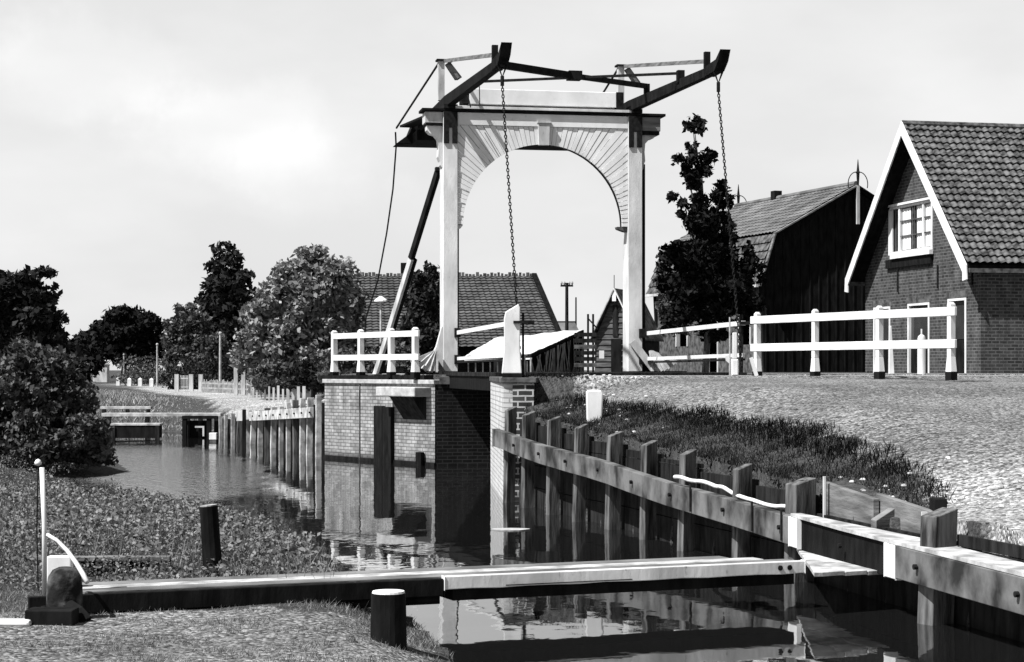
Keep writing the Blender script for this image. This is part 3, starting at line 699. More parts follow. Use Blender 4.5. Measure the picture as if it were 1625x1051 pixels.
# leaning white stake by the railing
o = MB().beam((0,0,0),(-.09,0,.30),.05,.06).build('stake', M['whitef']); o.location = (atx(1200,31), 31, 1.9); tag(o, 'little white stake leaning at the first post of the right railing', 'stake')
o = MB().beam((0,0,0),(-.03,0,1.12),.13,.10,w2=.05).build('marker_post', M['whitef'], None, .01); o.location = (atx(1414,44),44,1.9); tag(o, 'slim tapering white marker post before the left door of the gabled house', 'marker post')
mo = MB().lathe((0,0,0),[(.10,0),(.095,.82),(.08,.88),(.03,.92)],12); mo.tube([(0,0,.92),(0,0,1.05)],.02,6)
o = mo.build('marker_post', M['whitef']); o.location = (atx(1462,44),44,1.9); tag(o, 'thick round-topped white marker post before the middle door of the gabled house', 'marker post')

# ================================================================ NEAR REVETMENT
rv = empty('timber_revetment', (PILES[0][0], PILES[0][1], 0), 0, 'stained timber revetment with slanting pile tops running from the brick pier to the right foreground', 'revetment')
ox, oy = PILES[0][0], PILES[0][1]
for i, (x, y, z) in enumerate(PILES):
    if i in (9,): continue
    j = PILES[min(i+1, len(PILES)-1)]; k = PILES[max(i-1, 0)]
    dv = Vector((j[0]-k[0], j[1]-k[1], 0)).normalized(); n = Vector((dv.y, -dv.x, 0))  # toward water
    if n.x > 0: n = -n
    lean = .03+.05*random.random(); m = MB(); tw = .13+.03*random.random(); dw = .20
    if i == 8: tw, dw = .20, .24
    if i == 10: tw, dw = .24, .2
    c = Vector((x-ox, y-oy, 0)); ang = random.uniform(-.12, .12); dv = Vector((.52+ang, -.85, 0)).normalized(); n = Vector((dv.y, -dv.x, 0)); tw, dw = dw*.52, tw*1.15
    if i in (8, 10): tw, dw = .17, .24
    def ring4(zf, s, sl=0):
        q = c + n*(-.0) - dv*0 + Vector((-lean*(1.2-zf)*.5, 0, 0))
        return [q+n*dw*.5-dv*tw*s+Vector((0,0,zf-sl)), q+n*dw*.5+dv*tw*s+Vector((0,0,zf-sl)), q-n*dw*.5+dv*tw*s+Vector((0,0,zf+sl)), q-n*dw*.5-dv*tw*s+Vector((0,0,zf+sl))]
    a = ring4(-.6,.5); b = ring4(z-.02,.5,.03)
    m.add(a+b, [(0,3,2,1),(4,5,6,7),(0,1,5,4),(1,2,6,5),(2,3,7,6),(3,0,4,7)])
    m.build('pile', M['wetwood'], rv, .008)
def offs(t_, dn, z):  # point along pile line by index, offset toward the water
    i = int(min(t_, len(PILES)-2)); f = t_-i; a, b = PILES[i], PILES[i+1]
    dv = Vector((b[0]-a[0], b[1]-a[1], 0)).normalized(); n = Vector((dv.y, -dv.x, 0))
    if n.x > 0: n = -n
    p = Vector((a[0]+(b[0]-a[0])*f-ox, a[1]+(b[1]-a[1])*f-oy, z)); return p+n*dn
WT = [1.10,1.03,.965,.92,.87,.80,.745,.69,.635,.60,.575,.55,.54,.53]
def wtop(t_): return float(np.interp(t_, range(len(WT)), WT))
def wale(t0, t1, name, mat, dn=.16, th=.11, h=.26, dz=0, n=6):
    m = MB(); ts = np.linspace(t0, t1, n); vs = []
    for t_ in ts:
        zt = wtop(t_)+dz
        vs += [offs(t_,dn+th/2,zt-h), offs(t_,dn-th/2,zt-h), offs(t_,dn-th/2,zt), offs(t_,dn+th/2,zt)]
    fs = [(0,1,2,3), tuple(len(vs)-4+k for k in (3,2,1,0))]
    for i in range(n-1):
        for k in range(4): fs.append((i*4+k, i*4+(k+1)%4, i*4+4+(k+1)%4, i*4+4+k))
    m.add(vs, fs); return m.build(name, mat, rv, .006)
def t_at(px, dn=.2):
    lo, hi = 0., 13.
    for _ in range(40):
        q = (lo+hi)/2; p = offs(q, dn, 0)
        if 812+3000*(p.x+ox)/(p.y+oy) < px: lo = q
        else: hi = q
    return lo
tA, tA2, tB, tB2 = t_at(1254), t_at(1268), t_at(1406), t_at(1424)
wale(-.25, tA-.003, 'wale', M['wale'], n=16)
wale(tA, tA2, 'white_band', M['whitef'], dn=.163, h=.27, n=3)
wale(tA2+.003, tB-.003, 'wale', M['tar'], dn=.12, h=.28, n=6)
wale(tB, tB2, 'white_band', M['whitef'], dn=.163, h=.27, n=3)
wale(tB2+.003, 12.9, 'wale', M['wale'], n=8)
# second low wale in shadow and backing boards
m = MB()
for i in range(len(PILES)-1):
    for k, (z0, z1) in enumerate(((-.5,.28),(.29,.60),(.61,.9),(.91,1.3))):
        zt = min(PILES[i][2], PILES[i+1][2])-.16
        if z0 > zt: continue
        z1 = min(z1, zt); a = offs(i,-.13-.004*k,0); b = offs(i+1-.002,-.13-.004*k,0)
        n = offs(i,-.17-.004*k,0)-a
        m.slab([a+Vector((0,0,z0)), b+Vector((0,0,z0)), b+Vector((0,0,z1)), a+Vector((0,0,z1))], n)
m.build('backing_board', M['darkwood'], rv)
# cap plank over the black section and back boards beside it
m = MB(); vs = []
for t_, wi in ((tA,.02),(tA2,.05),((tA2+tB)/2,.16),(tB,.24),(11.1,.20)):
    zt = wtop(t_)+.004; vs += [offs(t_,.20,zt), offs(t_,.12-wi,zt), offs(t_,.12-wi,zt+.03), offs(t_,.20,zt+.03)]
fs = [(0,1,2,3), tuple(len(vs)-4+k for k in (3,2,1,0))]
for i in range(4):
    for k in range(4): fs.append((i*4+k, i*4+(k+1)%4, i*4+4+(k+1)%4, i*4+4+k))
m.add(vs, fs).build('cap_plank', M['paleboard'], rv)
def backb(t0, t1, z0a, z0b, h, mat, dn=-.20, th=.06):
    a = offs(t0,dn,0); b = offs(t1,dn,0); n = (offs(t0,dn-th,0)-a)
    return MB().slab([a+Vector((0,0,z0a-h)), b+Vector((0,0,z0b-h)), b+Vector((0,0,z0b)), a+Vector((0,0,z0a))], n).build('back_board', mat, rv, .006)
backb(t_at(1306,-.2), t_at(1385,-.2), .94, .86, .32, M['greyboard'])
backb(t_at(1388,-.26), t_at(1478,-.26), .90, .82, .30, M['greyboard'], dn=-.27)
p = offs(t_at(1385,-.1),-.1,0); MB().slab([p+Vector((-.02,0,.5)), p+Vector((-.02,0,.70)), p+Vector((.17,.12,.80)), p+Vector((.17,.12,.5))], Vector((.02,-.14,0))).build('pile_stub', M['greyboard'], rv, .006)
p = offs(t_at(1308,-.15),-.15,0); MB().tube([p+Vector((0,0,.55)), p+Vector((0,0,1.0))], .017, 6).build('stake', M['offwhite'], rv)
p = offs(t_at(1476,-.3),-.32,0); MB().box(p.x-.01,p.x+.10,p.y-.1,p.y+.1,.4,.93).build('pile', M['tar'], rv, .01)
p = offs(t_at(1474,-.26),-.22,0); MB().box(p.x-.025,p.x+.02,p.y-.02,p.y+.02,.45,.82).build('stake', M['offwhite'], rv)
# straps hanging over the wale
for px in (1098,1196,1243):
    t_ = t_at(px); zt = wtop(t_)
    MB().slab([offs(t_,.222,zt-.24), offs(t_+.02,.222,zt-.24), offs(t_+.02,.222,zt+.05), offs(t_,.222,zt+.05)], offs(t_,.235,0)-offs(t_,.222,0)).build('iron_strap', M['iron'], rv)
# bolts
for i in range(1, 13):
    bm_ = MB()
    p = offs(i+.02,.222,wtop(i)-.12); q = offs(i+.02,.25,wtop(i)-.12); bm_.tube([p,q], .022, 8); bm_.build('bolt_head', M['iron'], rv)
# pale pipe lying along the wale
pp = [at(1070,757,20.6), at(1098,762,20.35), at(1130,769,20.0), at(1150,776,19.7), at(1185,793,19.1), at(1232,804,18.5), at(1268,807,18.1), at(1286,805,17.9)]
dense = []
for i in range(len(pp)-1):
    for k in range(5): dense.append(pp[i].lerp(pp[i+1], k/5)+Vector((0,0,.008*math.sin(i*5+k))))
dense.append(pp[-1]); bz = Vector(pp[0])
o = MB().tube([q-bz for q in dense], .022, 7).build('mooring_rope', M['rope'], None, smooth=True); o.location = bz
tag(o, 'pale rope lying slack on top of the stained wale beside the pile tops', 'rope')

# ================================================================ FAR REVETMENT
fr = empty('timber_revetment', (FP[0][0], FP[0][1], 0), 0, 'row of white-topped timber piles with a pale wale left of the brick abutment', 'revetment')
ox2, oy2 = FP[0][0], FP[0][1]
for i, (x, y, z) in enumerate(FP):
    w_ = .10+.05*random.random(); c = Vector((x-ox2, y-oy2, 0)); l_ = random.uniform(-.05,.08)
    m = MB(); m.beam((c.x-l_,c.y,-.6),(c.x,c.y,z+random.uniform(-.03,.03)), w_, w_*.7, up=(.34,-.94,0))
    m.build('pile', M['paleboard'] if i % 4 != 3 else M['wetwood'], fr, .006)
wl = MB()
def fpt(t_, dn, z):
    i = int(min(t_, len(FP)-2)); f = t_-i; a, b = FP[i], FP[i+1]
    return Vector((a[0]+(b[0]-a[0])*f-ox2-.945*dn, a[1]+(b[1]-a[1])*f-oy2-.324*dn, z))
for (t0_, t1_, z0_, z1_) in ((-.3,8.6,1.02,.76),(8.65,10.5,.80,.70)):
    a = fpt(max(t0_,0),.16,z0_); b = fpt(t1_,.16,z1_)
    wl.beam(a, b, .09, .24)
wl.build('wale', M['paleboard'], fr, .006)
bb = MB()
for i in range(len(FP)-1):
    a = fpt(i,-.14,-.6); b = fpt(i+.998,-.14,-.6); zt = min(FP[i][2],FP[i+1][2])-.12
    bb.slab([a,b,Vector((b.x,b.y,zt)),Vector((a.x,a.y,zt))], (.04,.01,0))
bb.build('backing_board', M['tar'], fr)
for i in range(9):
    bh = MB()
    p = fpt(i,.20,1.02-.03*i-.0); bh.tube([p,p+Vector((-.03,-.01,0))], .025, 6); bh.build('bolt_head', M['iron'], fr)

# ================================================================ FOREGROUND WALKWAY
A = Vector((-3.07,13.6,.40)); B = Vector((2.44,15.84,.40)); dv = (B-A).normalized(); dn = Vector((-dv.y, dv.x, 0))
wk = empty('plank_walkway', (A.x, A.y, 0), math.atan2(dv.y, dv.x), 'long low plank footboard crossing the foreground water with a white edge on its right half', 'walkway')
LN = (B-A).length
def loc(px, y_, z=0):   # local x for a picture column on the front edge
    lo, hi = -1, LN+2
    for _ in range(40):
        q = (lo+hi)/2; p = A+dv*q+dn*y_
        if 812+3000*p.x/p.y < px: lo = q
        else: hi = q
    return lo
xs_ = loc(703, 0)
for k in range(3):
    MB().box(.02*k, LN-.45*(k/2)-.02, .04+k*.19, .04+k*.19+.183, .355+.003*k, .398+.003*k).build('deck_plank', M['greyboard'] if k != 1 else M['paleboard'], wk, .005)
MB().box(-.4, xs_-.004, -.02, .037, .25, .385).build('side_beam', M['tar'], wk, .006)
MB().box(-.05, xs_-.004, .06, .5, .18, .34).build('underbeam', M['tar'], wk, .006)
mb = MB(); seg = 14
vs = []
for i in range(seg+1):
    x_ = xs_+(LN-xs_)*i/seg; zt = .402; zb = .30+.004*math.sin(i*2.3)
    vs += [(x_,-.03,zb),(x_,.036,zb),(x_,.036,zt),(x_,-.03,zt)]
fs = [(0,1,2,3)[::-1], tuple(len(vs)-4+k for k in (0,1,2,3))]
for i in range(seg):
    for k in range(4): fs.append((i*4+k,i*4+4+k,i*4+4+(k+1)%4,i*4+(k+1)%4))
mb.add(vs, fs).build('white_edge_board', M['white'], wk, .006)
MB().box(xs_+.1, LN-.05, .06, .5, .2, .34).build('underbeam', M['tar'], wk, .006)
MB().box(loc(800,0), loc(1000,0), -.036, -.0305, .312, .318).build('split_line', M['iron'], wk)
# end apron at the revetment
E = [at(1186,874,17.1), at(1262,871,17.9), at(1412,911,15.75), at(1292,919,15.35), at(1277,895,15.83)]
inw = Matrix.Rotation(-wk.rotation_euler.z, 4, 'Z') @ Matrix.Translation(-Vector((A.x,A.y,0)))
for k in range(3):
    f0, f1 = k/3+.006, (k+1)/3-.006
    q = [E[1].lerp(E[3], f0), E[2].lerp(E[3], f0*.9) , E[2].lerp(E[3], f1*.9), E[1].lerp(E[3], f1)]
    q = [Vector((v.x, v.y, .30+.008*k)) for v in q]; q = [inw @ v for v in q]
    MB().slab(q, (0,0,.035)).build('apron_plank', M['paleboard'], wk, .004)
MB().tube([(LN-.24,-.031,.352),(LN-.24,-.042,.352)], .022, 10).build('iron_ring', M['iron'], wk)
MB().tube([(LN-.15,-.031,.352),(LN-.15,-.042,.352)], .022, 10).build('iron_ring', M['iron'], wk)

# left end stump, block, pole, hoop
st = empty('tree_stump', (atx(102,13.35), 13.35, hz(-3.2,13.35)), 0, 'dark rounded stump at the left end of the foreground footboard', 'stump')
m = MB(); prof = [(.135,-.05),(.13,.05),(.125,.22),(.115,.30),(.085,.345),(.04,.365)]
m.lathe((0,0,0), prof, 18); o = m.build('trunk', M['tar'], st, smooth=True)
o.data.materials[0] = mk('rough_dark_wood', .012, .10, 7, .95, .1, .02, bscale=15, contrast=(.45,.75))
MB().tube([(-.05,-.12,.0),(-.10,-.20,.08),(-.13,-.25,.02)], .04, 7).build('root', M['tar'], st)
MB().tube([(.05,-.10,.1),(.13,-.14,.06),(.19,-.16,.0)], .05, 7).build('root', M['tar'], st)
o = MB().box(-.165,.165,-.1,.1,0,.12).build('end_block', M['tar'], None, .01); o.location = (atx(85,13.1), 13.05, hz(-3.2,13)-.02); tag(o, 'squared black timber block lying before the stump at the left edge', 'block')
o = MB().box(-.09,.09,-.04,.04,0,.42).build('marker_board', M['whitef'], None, .01); o.location = (atx(95,13.9), 13.9, hz(-3.3,13.9)-.02); tag(o, 'short white board showing above the stump', 'board')
p0 = at(70,922,13.6); p1 = at(66,742,13.6)
o = MB().tube([(0,0,-.1),(.0,0,.4),(p1.x-p0.x,0,p1.z-p0.z)], .018, 8).build('pole', M['whitef'], None, smooth=True); o.location = p0; tag(o, 'thin upright white pole beside the stump in the left foreground', 'pole')
hp = [at(74,848,13.5), at(90,858,13.48), at(106,874,13.45), at(120,893,13.4), at(131,911,13.35), at(138,924,13.3)]
o = MB().tube([q-hp[-1] for q in hp], .012, 7, r2=.02).build('bent_lath', M['whitef'], None, smooth=True); o.location = hp[-1]; tag(o, 'curved white lath arching from the white pole down to the footboard', 'lath')
fl_ = empty('flower_stalk', at(60,850,15.0)-Vector((0,0,.45)), 0, 'white flower head on a thin stalk left of the white pole', 'plant')
MB().tube([(0,0,0),(-.01,0,.5),(0,0,1.02)], .006, 5).build('stem', M['darkwood'], fl_)
MB().lathe((0,0,1.0), [(.004,0),(.026,.012),(.03,.03),(.018,.05),(.003,.058)], 9).build('flower_head', M['whitef'], fl_, smooth=True)
# low board in the plants, leaning post
o = empty('ledge_board', (atx(95,16.2), 16.2, hz(-3.8,16.2)), R(4), 'weathered low board with pale top edge lying in the ground cover', 'board')
MB().box(0,.93,0,.10,.13,.17).build('top_board', M['greyboard'], o, .006); MB().box(0,.90,.02,.08,-.1,.128).build('face_board', M['tar'], o, .004); MB().box(-.3,.5,.16,.24,.12,.16).build('rear_board', M['greyboard'], o, .004)
lp = empty('leaning_post', (atx(338,16.0), 16.0, .3), 0, 'dark leaning mooring post with pale sawn top among the low leaves', 'post')
m = MB(); m.tube([(.01,0,-.2),(-.04,0,.545)], [.085,.078], 12); m.build('shaft', M['tar'], lp)
m = MB(); m.tube([(-.04,0,.546),(-.041,0,.556)], .074, 12); m.build('sawn_top', M['paleboard'], lp)
rp = empty('mooring_post', (atx(616,12.8), 12.8, 0), 0, 'thick round black mooring post with white painted top at the bottom edge of the view', 'post')
m = MB(); m.lathe((0,0,0), [(.128,-.3),(.125,.1),(.118,.488)], 22); m.build('shaft', M['tar'], rp, smooth=False)
m = MB(); m.lathe((0,0,0), [(.112,.489),(.108,.503)], 22); m.build('painted_top', M['whitef'], rp)
# stones and blocks at the bottom left edge
o = MB().box(-.5,.12,-.06,.06,0,.05).build('edge_slab', M['whitef'], None, .02); o.location = (atx(25,13.0), 12.95, hz(-3.4,12.95)-.01); tag(o, 'flat white edging slab in the sand at the left edge of the view', 'slab')

# ================================================================ LEAVES
def crown_pts(blobs, n, sub=.42, shell=.45):
    tot = sum(b[3]*b[3]*b[4] for b in blobs); pts = []; tone = []
    for cx_, cy_, cz_, rx, rz in blobs:
        k = max(20, int(n*(rx*rx*rz)/tot)); ns = max(4, int(26*(rx*rz)**.5/ .9))
        sc = rand_dirs(ns)*RNG.uniform(shell, 1.0, ns)[:, None]**.6
        ci = RNG.integers(0, ns, k)
        p = sc[ci]+RNG.normal(size=(k, 3))*sub*.5
        stn = RNG.uniform(0, 1, ns)[ci]*.6+RNG.uniform(0, 1, k)*.4
        ln = np.linalg.norm(p, axis=1); ok = ln < 1.3; p = p[ok]; stn = stn[ok]
        pts.append(p*np.array([rx, rx, rz])+np.array([cx_, cy_, cz_])); tone.append(stn)
    return np.concatenate(pts), np.concatenate(tone)
def tree(name, label, D, blobs, trunk, n, leaf, mat, group='trees around the bridge', cat='tree', depth=1.0, up=.4, tr=.12, base=None):
    """blobs: (px, py, rx_px, rz_px) at distance D; trunk: column and ground z"""
    tx, tz = atx(trunk[0], D), (hz(atx(trunk[0], D), D) if base is None else base)
    root = empty(name, (tx, D, tz), 0, label, cat, group)
    s = D/3000.; bl = []
    for i, (px, py, rx, rz) in enumerate(blobs):
        c = at(px, py, D); rx_, rz_ = rx*s, rz*s
        bl.append((c.x-tx, RNG.uniform(-.3,.3)*rx_*depth, c.z-tz, rx_, rz_))
        if rx > 26:
            for sy in (-.55, .55):
                bl.append((c.x-tx+RNG.uniform(-.2,.2)*rx_, sy*rx_*depth, c.z-tz-.05*rz_, rx_*.72, rz_*.78))
    p, t = crown_pts(bl, n)
    p = p[p[:,2] > .02]; t = t[:len(p)]
    v, f = leaf_quads(p, leaf, up)
    raw_mesh('crown', v, f, mat, root, np.repeat(t, 4))
    top = max(b[2] for b in bl); m = MB()
    if trunk[1] > 0:
        spine = [Vector((0,0,-.2)), Vector((.02*top,0,top*.3)), Vector((0,.02,top*.6)), Vector((np.mean([b[0] for b in bl if b[2] > top*.8]),0,top))]
        m.tube(spine, [tr, tr*.75, tr*.45, tr*.12], 8)
        for b in bl[:14]:
            if b[2] > top*.35: 
                a0 = Vector((0,0,max(.2*top, b[2]*.62))); m.tube([a0, a0.lerp(Vector(b[:3]), .55)+Vector((0,0,.06*b[4])), Vector(b[:3])], [tr*.4, tr*.25, tr*.08], 6)
        m.build('trunk', M['bark'], root, smooth=True)
    return root
G1 = 'trees and bushes beside the canal'
tree('maple_tree', 'slender dark maple tree with clumped big leaves right of the portal', 46, [(1101,203,17,19),(1098,232,9,12),(1112,250,20,20),(1085,262,20,18),(1102,282,24,20),(1075,318,17,13),(1100,330,24,22),(1143,307,20,16),(1150,335,17,18),(1118,360,30,26),(1145,375,22,24),(1085,400,30,20),(1115,412,38,28),(1068,425,22,22),(1155,420,24,28),(1100,455,40,26),(1150,460,32,26),(1120,490,42,20),(1185,410,16,22),(1175,450,18,20),(1130,525,26,16),(1062,452,20,18),(1058,405,14,14),(1196,430,20,20),(1190,475,22,24),(1075,505,24,20),(1165,500,26,22)], (1118,1), 26000, .082, M['leafblack'], G1, up=.1, tr=.09)
tree('hedge_bush', 'leafy climbing bush against the barn wall behind the slender maple', 50, [(1062,480,20,26),(1058,510,20,22),(1085,500,16,30)], (1075,0), 1200, .08, M['leafmid'], G1, cat='bush')
tree('chestnut_tree', 'broad sunlit leafy tree left of the long tiled barn roof', 72, [(495,415,32,22),(462,440,30,26),(530,440,36,28),(500,465,45,36),(440,475,34,28),(555,480,26,30),(415,505,32,26),(470,515,45,34),(530,515,40,32),(400,545,28,24),(440,560,36,26),(500,560,42,26),(550,550,26,28),(385,570,22,18)], (490,1), 26000, .13, M['leaflight'], G1, up=.5, tr=.25)
tree('poplar_tree', 'tall dark columnar tree standing behind the street lamp on the far bank', 116, [(352,396,17,13),(372,410,14,14),(350,425,24,18),(378,440,22,16),(355,455,30,22),(345,485,32,24),(372,480,28,24),(390,470,18,16),(335,515,30,26),(370,520,34,28),(350,555,34,26),(400,480,12,12)], (356,1), 12000, .20, M['leafdark'], G1, up=.2, tr=.2)
tree('lime_tree', 'mid grey bushy tree in front of the tall dark columnar tree', 106, [(292,492,16,12),(285,515,20,18),(310,515,22,20),(275,540,18,22),(305,545,26,24),(335,550,26,24),(290,570,26,20),(325,575,28,18)], (300,1), 13000, .15, M['leafmid'], G1, tr=.15)
tree('oak_tree', 'dark round-headed oak on the skyline of the far bank', 170, [(195,503,30,16),(225,515,28,18),(170,525,28,20),(200,530,38,24),(240,530,22,22),(140,540,22,16),(165,550,30,22),(205,558,40,22),(245,555,20,22),(125,555,20,16)], (195,1), 14000, .29, M['leafblack'], G1, tr=.3)
tree('lilac_bush', 'dark round tree growing against the barn roof behind the raking prop', 66, [(680,432,16,16),(665,450,20,18),(690,452,18,20),(672,475,28,24),(695,485,18,26),(668,510,32,26),(685,540,34,26),(655,545,24,22),(700,530,16,30)], (678,1), 9000, .12, M['leafdark'], G1, tr=.12)
tree('alder_tree', 'ragged dark alder rising above the bushes at the left edge', 44, [(60,440,24,16),(25,450,30,18),(80,460,18,12),(45,475,36,22),(85,490,18,14),(10,490,30,26),(60,510,34,24),(95,515,14,16),(30,530,38,28),(80,540,30,20),(-40,480,50,50),(115,560,14,14)], (40,1), 15000, .10, M['leafdark'], G1, up=.3, tr=.14)
tree('elder_bush', 'big bush with sunlit leaves overhanging the water at the left edge', 35.5, [(40,570,42,28),(85,580,36,26),(120,590,26,22),(20,610,50,34),(75,620,46,32),(125,625,26,26),(40,660,55,34),(100,665,44,34),(140,650,18,24),(60,710,60,34),(120,705,44,34),(150,690,26,26),(155,725,28,26),(20,725,50,36),(-40,650,60,90)], (60,1), 30000, .065, leaf_mat('elder_leaf', .006, .09, .2), G1, cat='bush', up=.45, tr=.12, base=.2)
tree('willow_bush', 'smaller pale bush drooping to the water beside the big dark one', 35.0, [(130,672,30,14),(120,695,32,18),(150,690,22,16),(160,715,20,16)], (130,0), 3500, .06, M['leafmid'], G1, cat='bush', base=.2)
for i, (px, py, D, lab) in enumerate([(440,590,68,'low garden bush behind the right end of the picket fence'), (500,590,60,'round low bush below the broad sunlit tree beside the abutment'), (545,575,58,'dark bush behind the left railing of the bridge'), (300,592,100,'small hedge bush behind the white posts of the far path'), (620,560,60,'dark bush below the barn roof between the railing posts'), (350,585,95,'small pointed bush behind the street lamp on the far bank'), (225,580,125,'long low hedge at the far end of the canal path')]):
    tree('garden_bush', lab, D, [(px,py,24,18),(px+20,py+6,22,16),(px-22,py+4,24,16),(px,py+18,38,14)], (px,0), 2500, .10, M['leafdark'] if i % 2 else M['leafmid'], G1, cat='bush', base=.9)
for i, (px, D, lab) in enumerate([(60,150,'distant dark wood edge behind the alder'), (420,140,'distant dark trees behind the broad sunlit tree'), (560,120,'distant dark trees behind the left end of the barn')]):
    b = [(px+dx, 562+8*math.sin(dx), 38, 34) for dx in range(-80, 90, 30)]
    tree('distant_trees', lab, D, b, (px,0), 5000, .3, M['leafblack'], G1, cat='trees', base=.9)

def blades(x, y, z, h, w, lean=.35):
    n = len(x); a = RNG.uniform(0, 2*np.pi, n); l = RNG.normal(size=(n, 2))*lean*h[:, None]
    b = np.stack([np.cos(a), np.sin(a), np.zeros(n)], 1)*w[:, None]
    p = np.stack([x, y, z], 1); tip = p+np.concatenate([l, h[:, None]], 1)
    v = np.stack([p-b, p+b, tip], 1).reshape(-1, 3); return v, np.arange(3*n).reshape(-1, 3)
# ground cover on the left bank
def scatter(n, x0, x1, y0, y1, ok):
    x = RNG.uniform(x0, x1, n); y = RNG.uniform(y0, y1, n); m = ok(x, y); return x[m], y[m]
def okl(x, y):
    d = dist(x, y, LEFTSH); xl = np.interp(y, [p[1] for p in LEFTSH], [p[0] for p in LEFTSH])
    n = vnoise(x, y, .9, 8)
    return (x < xl-.02) & (d > .04+.45*ss((19.5-y)/2)*(1+.6*vnoise(x, y, .3, 41))) & (y > 14.9+.35*n-.35*ss((x+4)/2)) & (np.abs(x) < y*.31)
x, y = scatter(200000, -10.5, -1, 14, 35.2, okl)
hh = (.07+.12*ss((y-14.7)/2.2)+.16*vnoise(x, y, .42, 3)+.06*vnoise(x, y, .17, 5)); hh = np.clip(hh, .02, .42)
hh = hh*np.where(RNG.uniform(0,1,len(x)) < .8, RNG.uniform(.55,1,len(x)), RNG.uniform(.1,1.15,len(x)))
c = np.stack([x, y, land(x, y)+hh], 1); c[:,:2] += RNG.normal(size=(len(x),2))*.02
v, f = leaf_quads(c, .012+.022*ss(.5+.6*vnoise(x, y, .8, 21))*RNG.uniform(.5,1.2,len(x)), .8, .6)
tone_ = np.clip(.55+.4*vnoise(x, y, .35, 6)+RNG.uniform(-.35,.35,len(x)), 0, 1)
def okr(x, y): return okl(x, y) & (vnoise(x, y, 1.1, 31) > .12) & (RNG.uniform(0,1,len(x)) < .5)
rx_, ry_ = scatter(60000, -9, -1, 14.4, 30, okr)
rv_, rf_ = blades(rx_, ry_, land(rx_, ry_)-.01, RNG.uniform(.08,.36,len(rx_)), np.full(len(rx_), .005), .35)
tag(raw_mesh('bank_weeds', rv_, rf_, M['leafground'], None, np.repeat(RNG.uniform(.1,1,len(rx_)), 3)), 'taller grass and weeds growing through the leafy cover on the left bank', 'weeds', kind='stuff')
tag(raw_mesh('ground_cover', v, f, M['leafground'], None, np.repeat(tone_, 4)), 'low leafy ground cover spreading over the left bank', 'ground cover', kind='stuff')
# dark verge behind the near revetment
def okv(x, y):
    px_ = np.interp(y, [p[1] for p in PILES[::-1]], [p[0] for p in PILES[::-1]])
    d = x-px_; w_ = np.interp(y, [10,15.5,16.2,17.6,18.6,21,26,28.5,29.5,31], [0,.0,.75,1.15,1.35,1.6,1.3,1.2,1.0,.2])
    return (d > np.where(y < 18.3, .55, .2)) & (d < w_+.18*vnoise(x, y, .6, 7))
x, y = scatter(260000, -.5, 6, 15.4, 30.5, okv)
px_ = np.interp(y, [p[1] for p in PILES[::-1]], [p[0] for p in PILES[::-1]]); d = x-px_
wl0 = np.interp(y, [10,15.5,16.2,17.6,18.6,21,26,28.5,29.5,31], [0,.0,.75,1.15,1.35,1.6,1.3,1.2,1.0,.2])
keep = RNG.uniform(0,1,len(x)) < np.clip((wl0+.25-d)/.5, .06, 1)*np.clip(.55+.6*vnoise(x, y, .35, 14), .15, 1)
x, y, px_, d = x[keep], y[keep], px_[keep], d[keep]
h = (.03+.05*RNG.uniform(0,1,len(x)))*(1+.5*ss((d-.6)/.5))*(1+.5*vnoise(x, y, .4, 2))
v, f = blades(x, y, land(x, y)-.01, h, np.full(len(x), .006))
tn = np.clip(RNG.uniform(0,.6,len(x))+.6*ss((.9-np.abs(d-.55))*1.3)*RNG.uniform(0,1,len(x))-.5*ss((d-.8)/.3), 0, 1)
tag(raw_mesh('verge_grass', v, f, M['grass'], None, np.repeat(tn, 3)), 'dark rough grass between the revetment and the gravel road', 'grass', kind='stuff')
# light tufts at the front left and thin grass on the far bank
def okf(x, y):
    d = dist(x, y, LEFTSH); xl = np.interp(y, [p[1] for p in LEFTSH], [p[0] for p in LEFTSH])
    return (x < xl-.05) & ((vnoise(x, y, .45, 12) > .05-.3*ss((x+2)/2)) | (y > 13.7))
x, y = scatter(34000, -4.4, .3, 11, 15.2, okf)
v, f = blades(x, y, land(x, y)-.01, RNG.uniform(.015,.05,len(x))*np.clip(1+.9*vnoise(x, y, .3, 17), .3, 2.2), np.full(len(x), .0035), .6)
tag(raw_mesh('bank_grass', v, f, M['grasslight'], None, np.repeat(RNG.uniform(0,1,len(x)), 3)), 'short pale grass tufts on the sandy bank in the left foreground', 'grass', kind='stuff')
def okb(x, y):
    cc = inside(x, y, CANAL); dp_ = dist(x, y, PATH); return (~cc) & (dp_ > 1.7) & (x < -2.5-(y-43)*.05) & (x > -.30*y)
x, y = scatter(120000, -30, -3, 44, 92, okb)
v, f = blades(x, y, land(x, y)-.02, RNG.uniform(.06,.26,len(x))*(.15+.85*ss((dist(x, y, PATH)-1.5)/4)), np.full(len(x), .02), .5)
tn = np.clip(.5+.5*vnoise(x, y, 2.2, 3)+RNG.uniform(-.3,.3,len(x)), 0, 1)
tag(raw_mesh('meadow_grass', v, f, leaf_mat('sunlit_meadow_blade', .06, .34, .2), None, np.repeat(tn, 3)), 'sunlit grass slope between the far piles and the canal path', 'grass', kind='stuff')
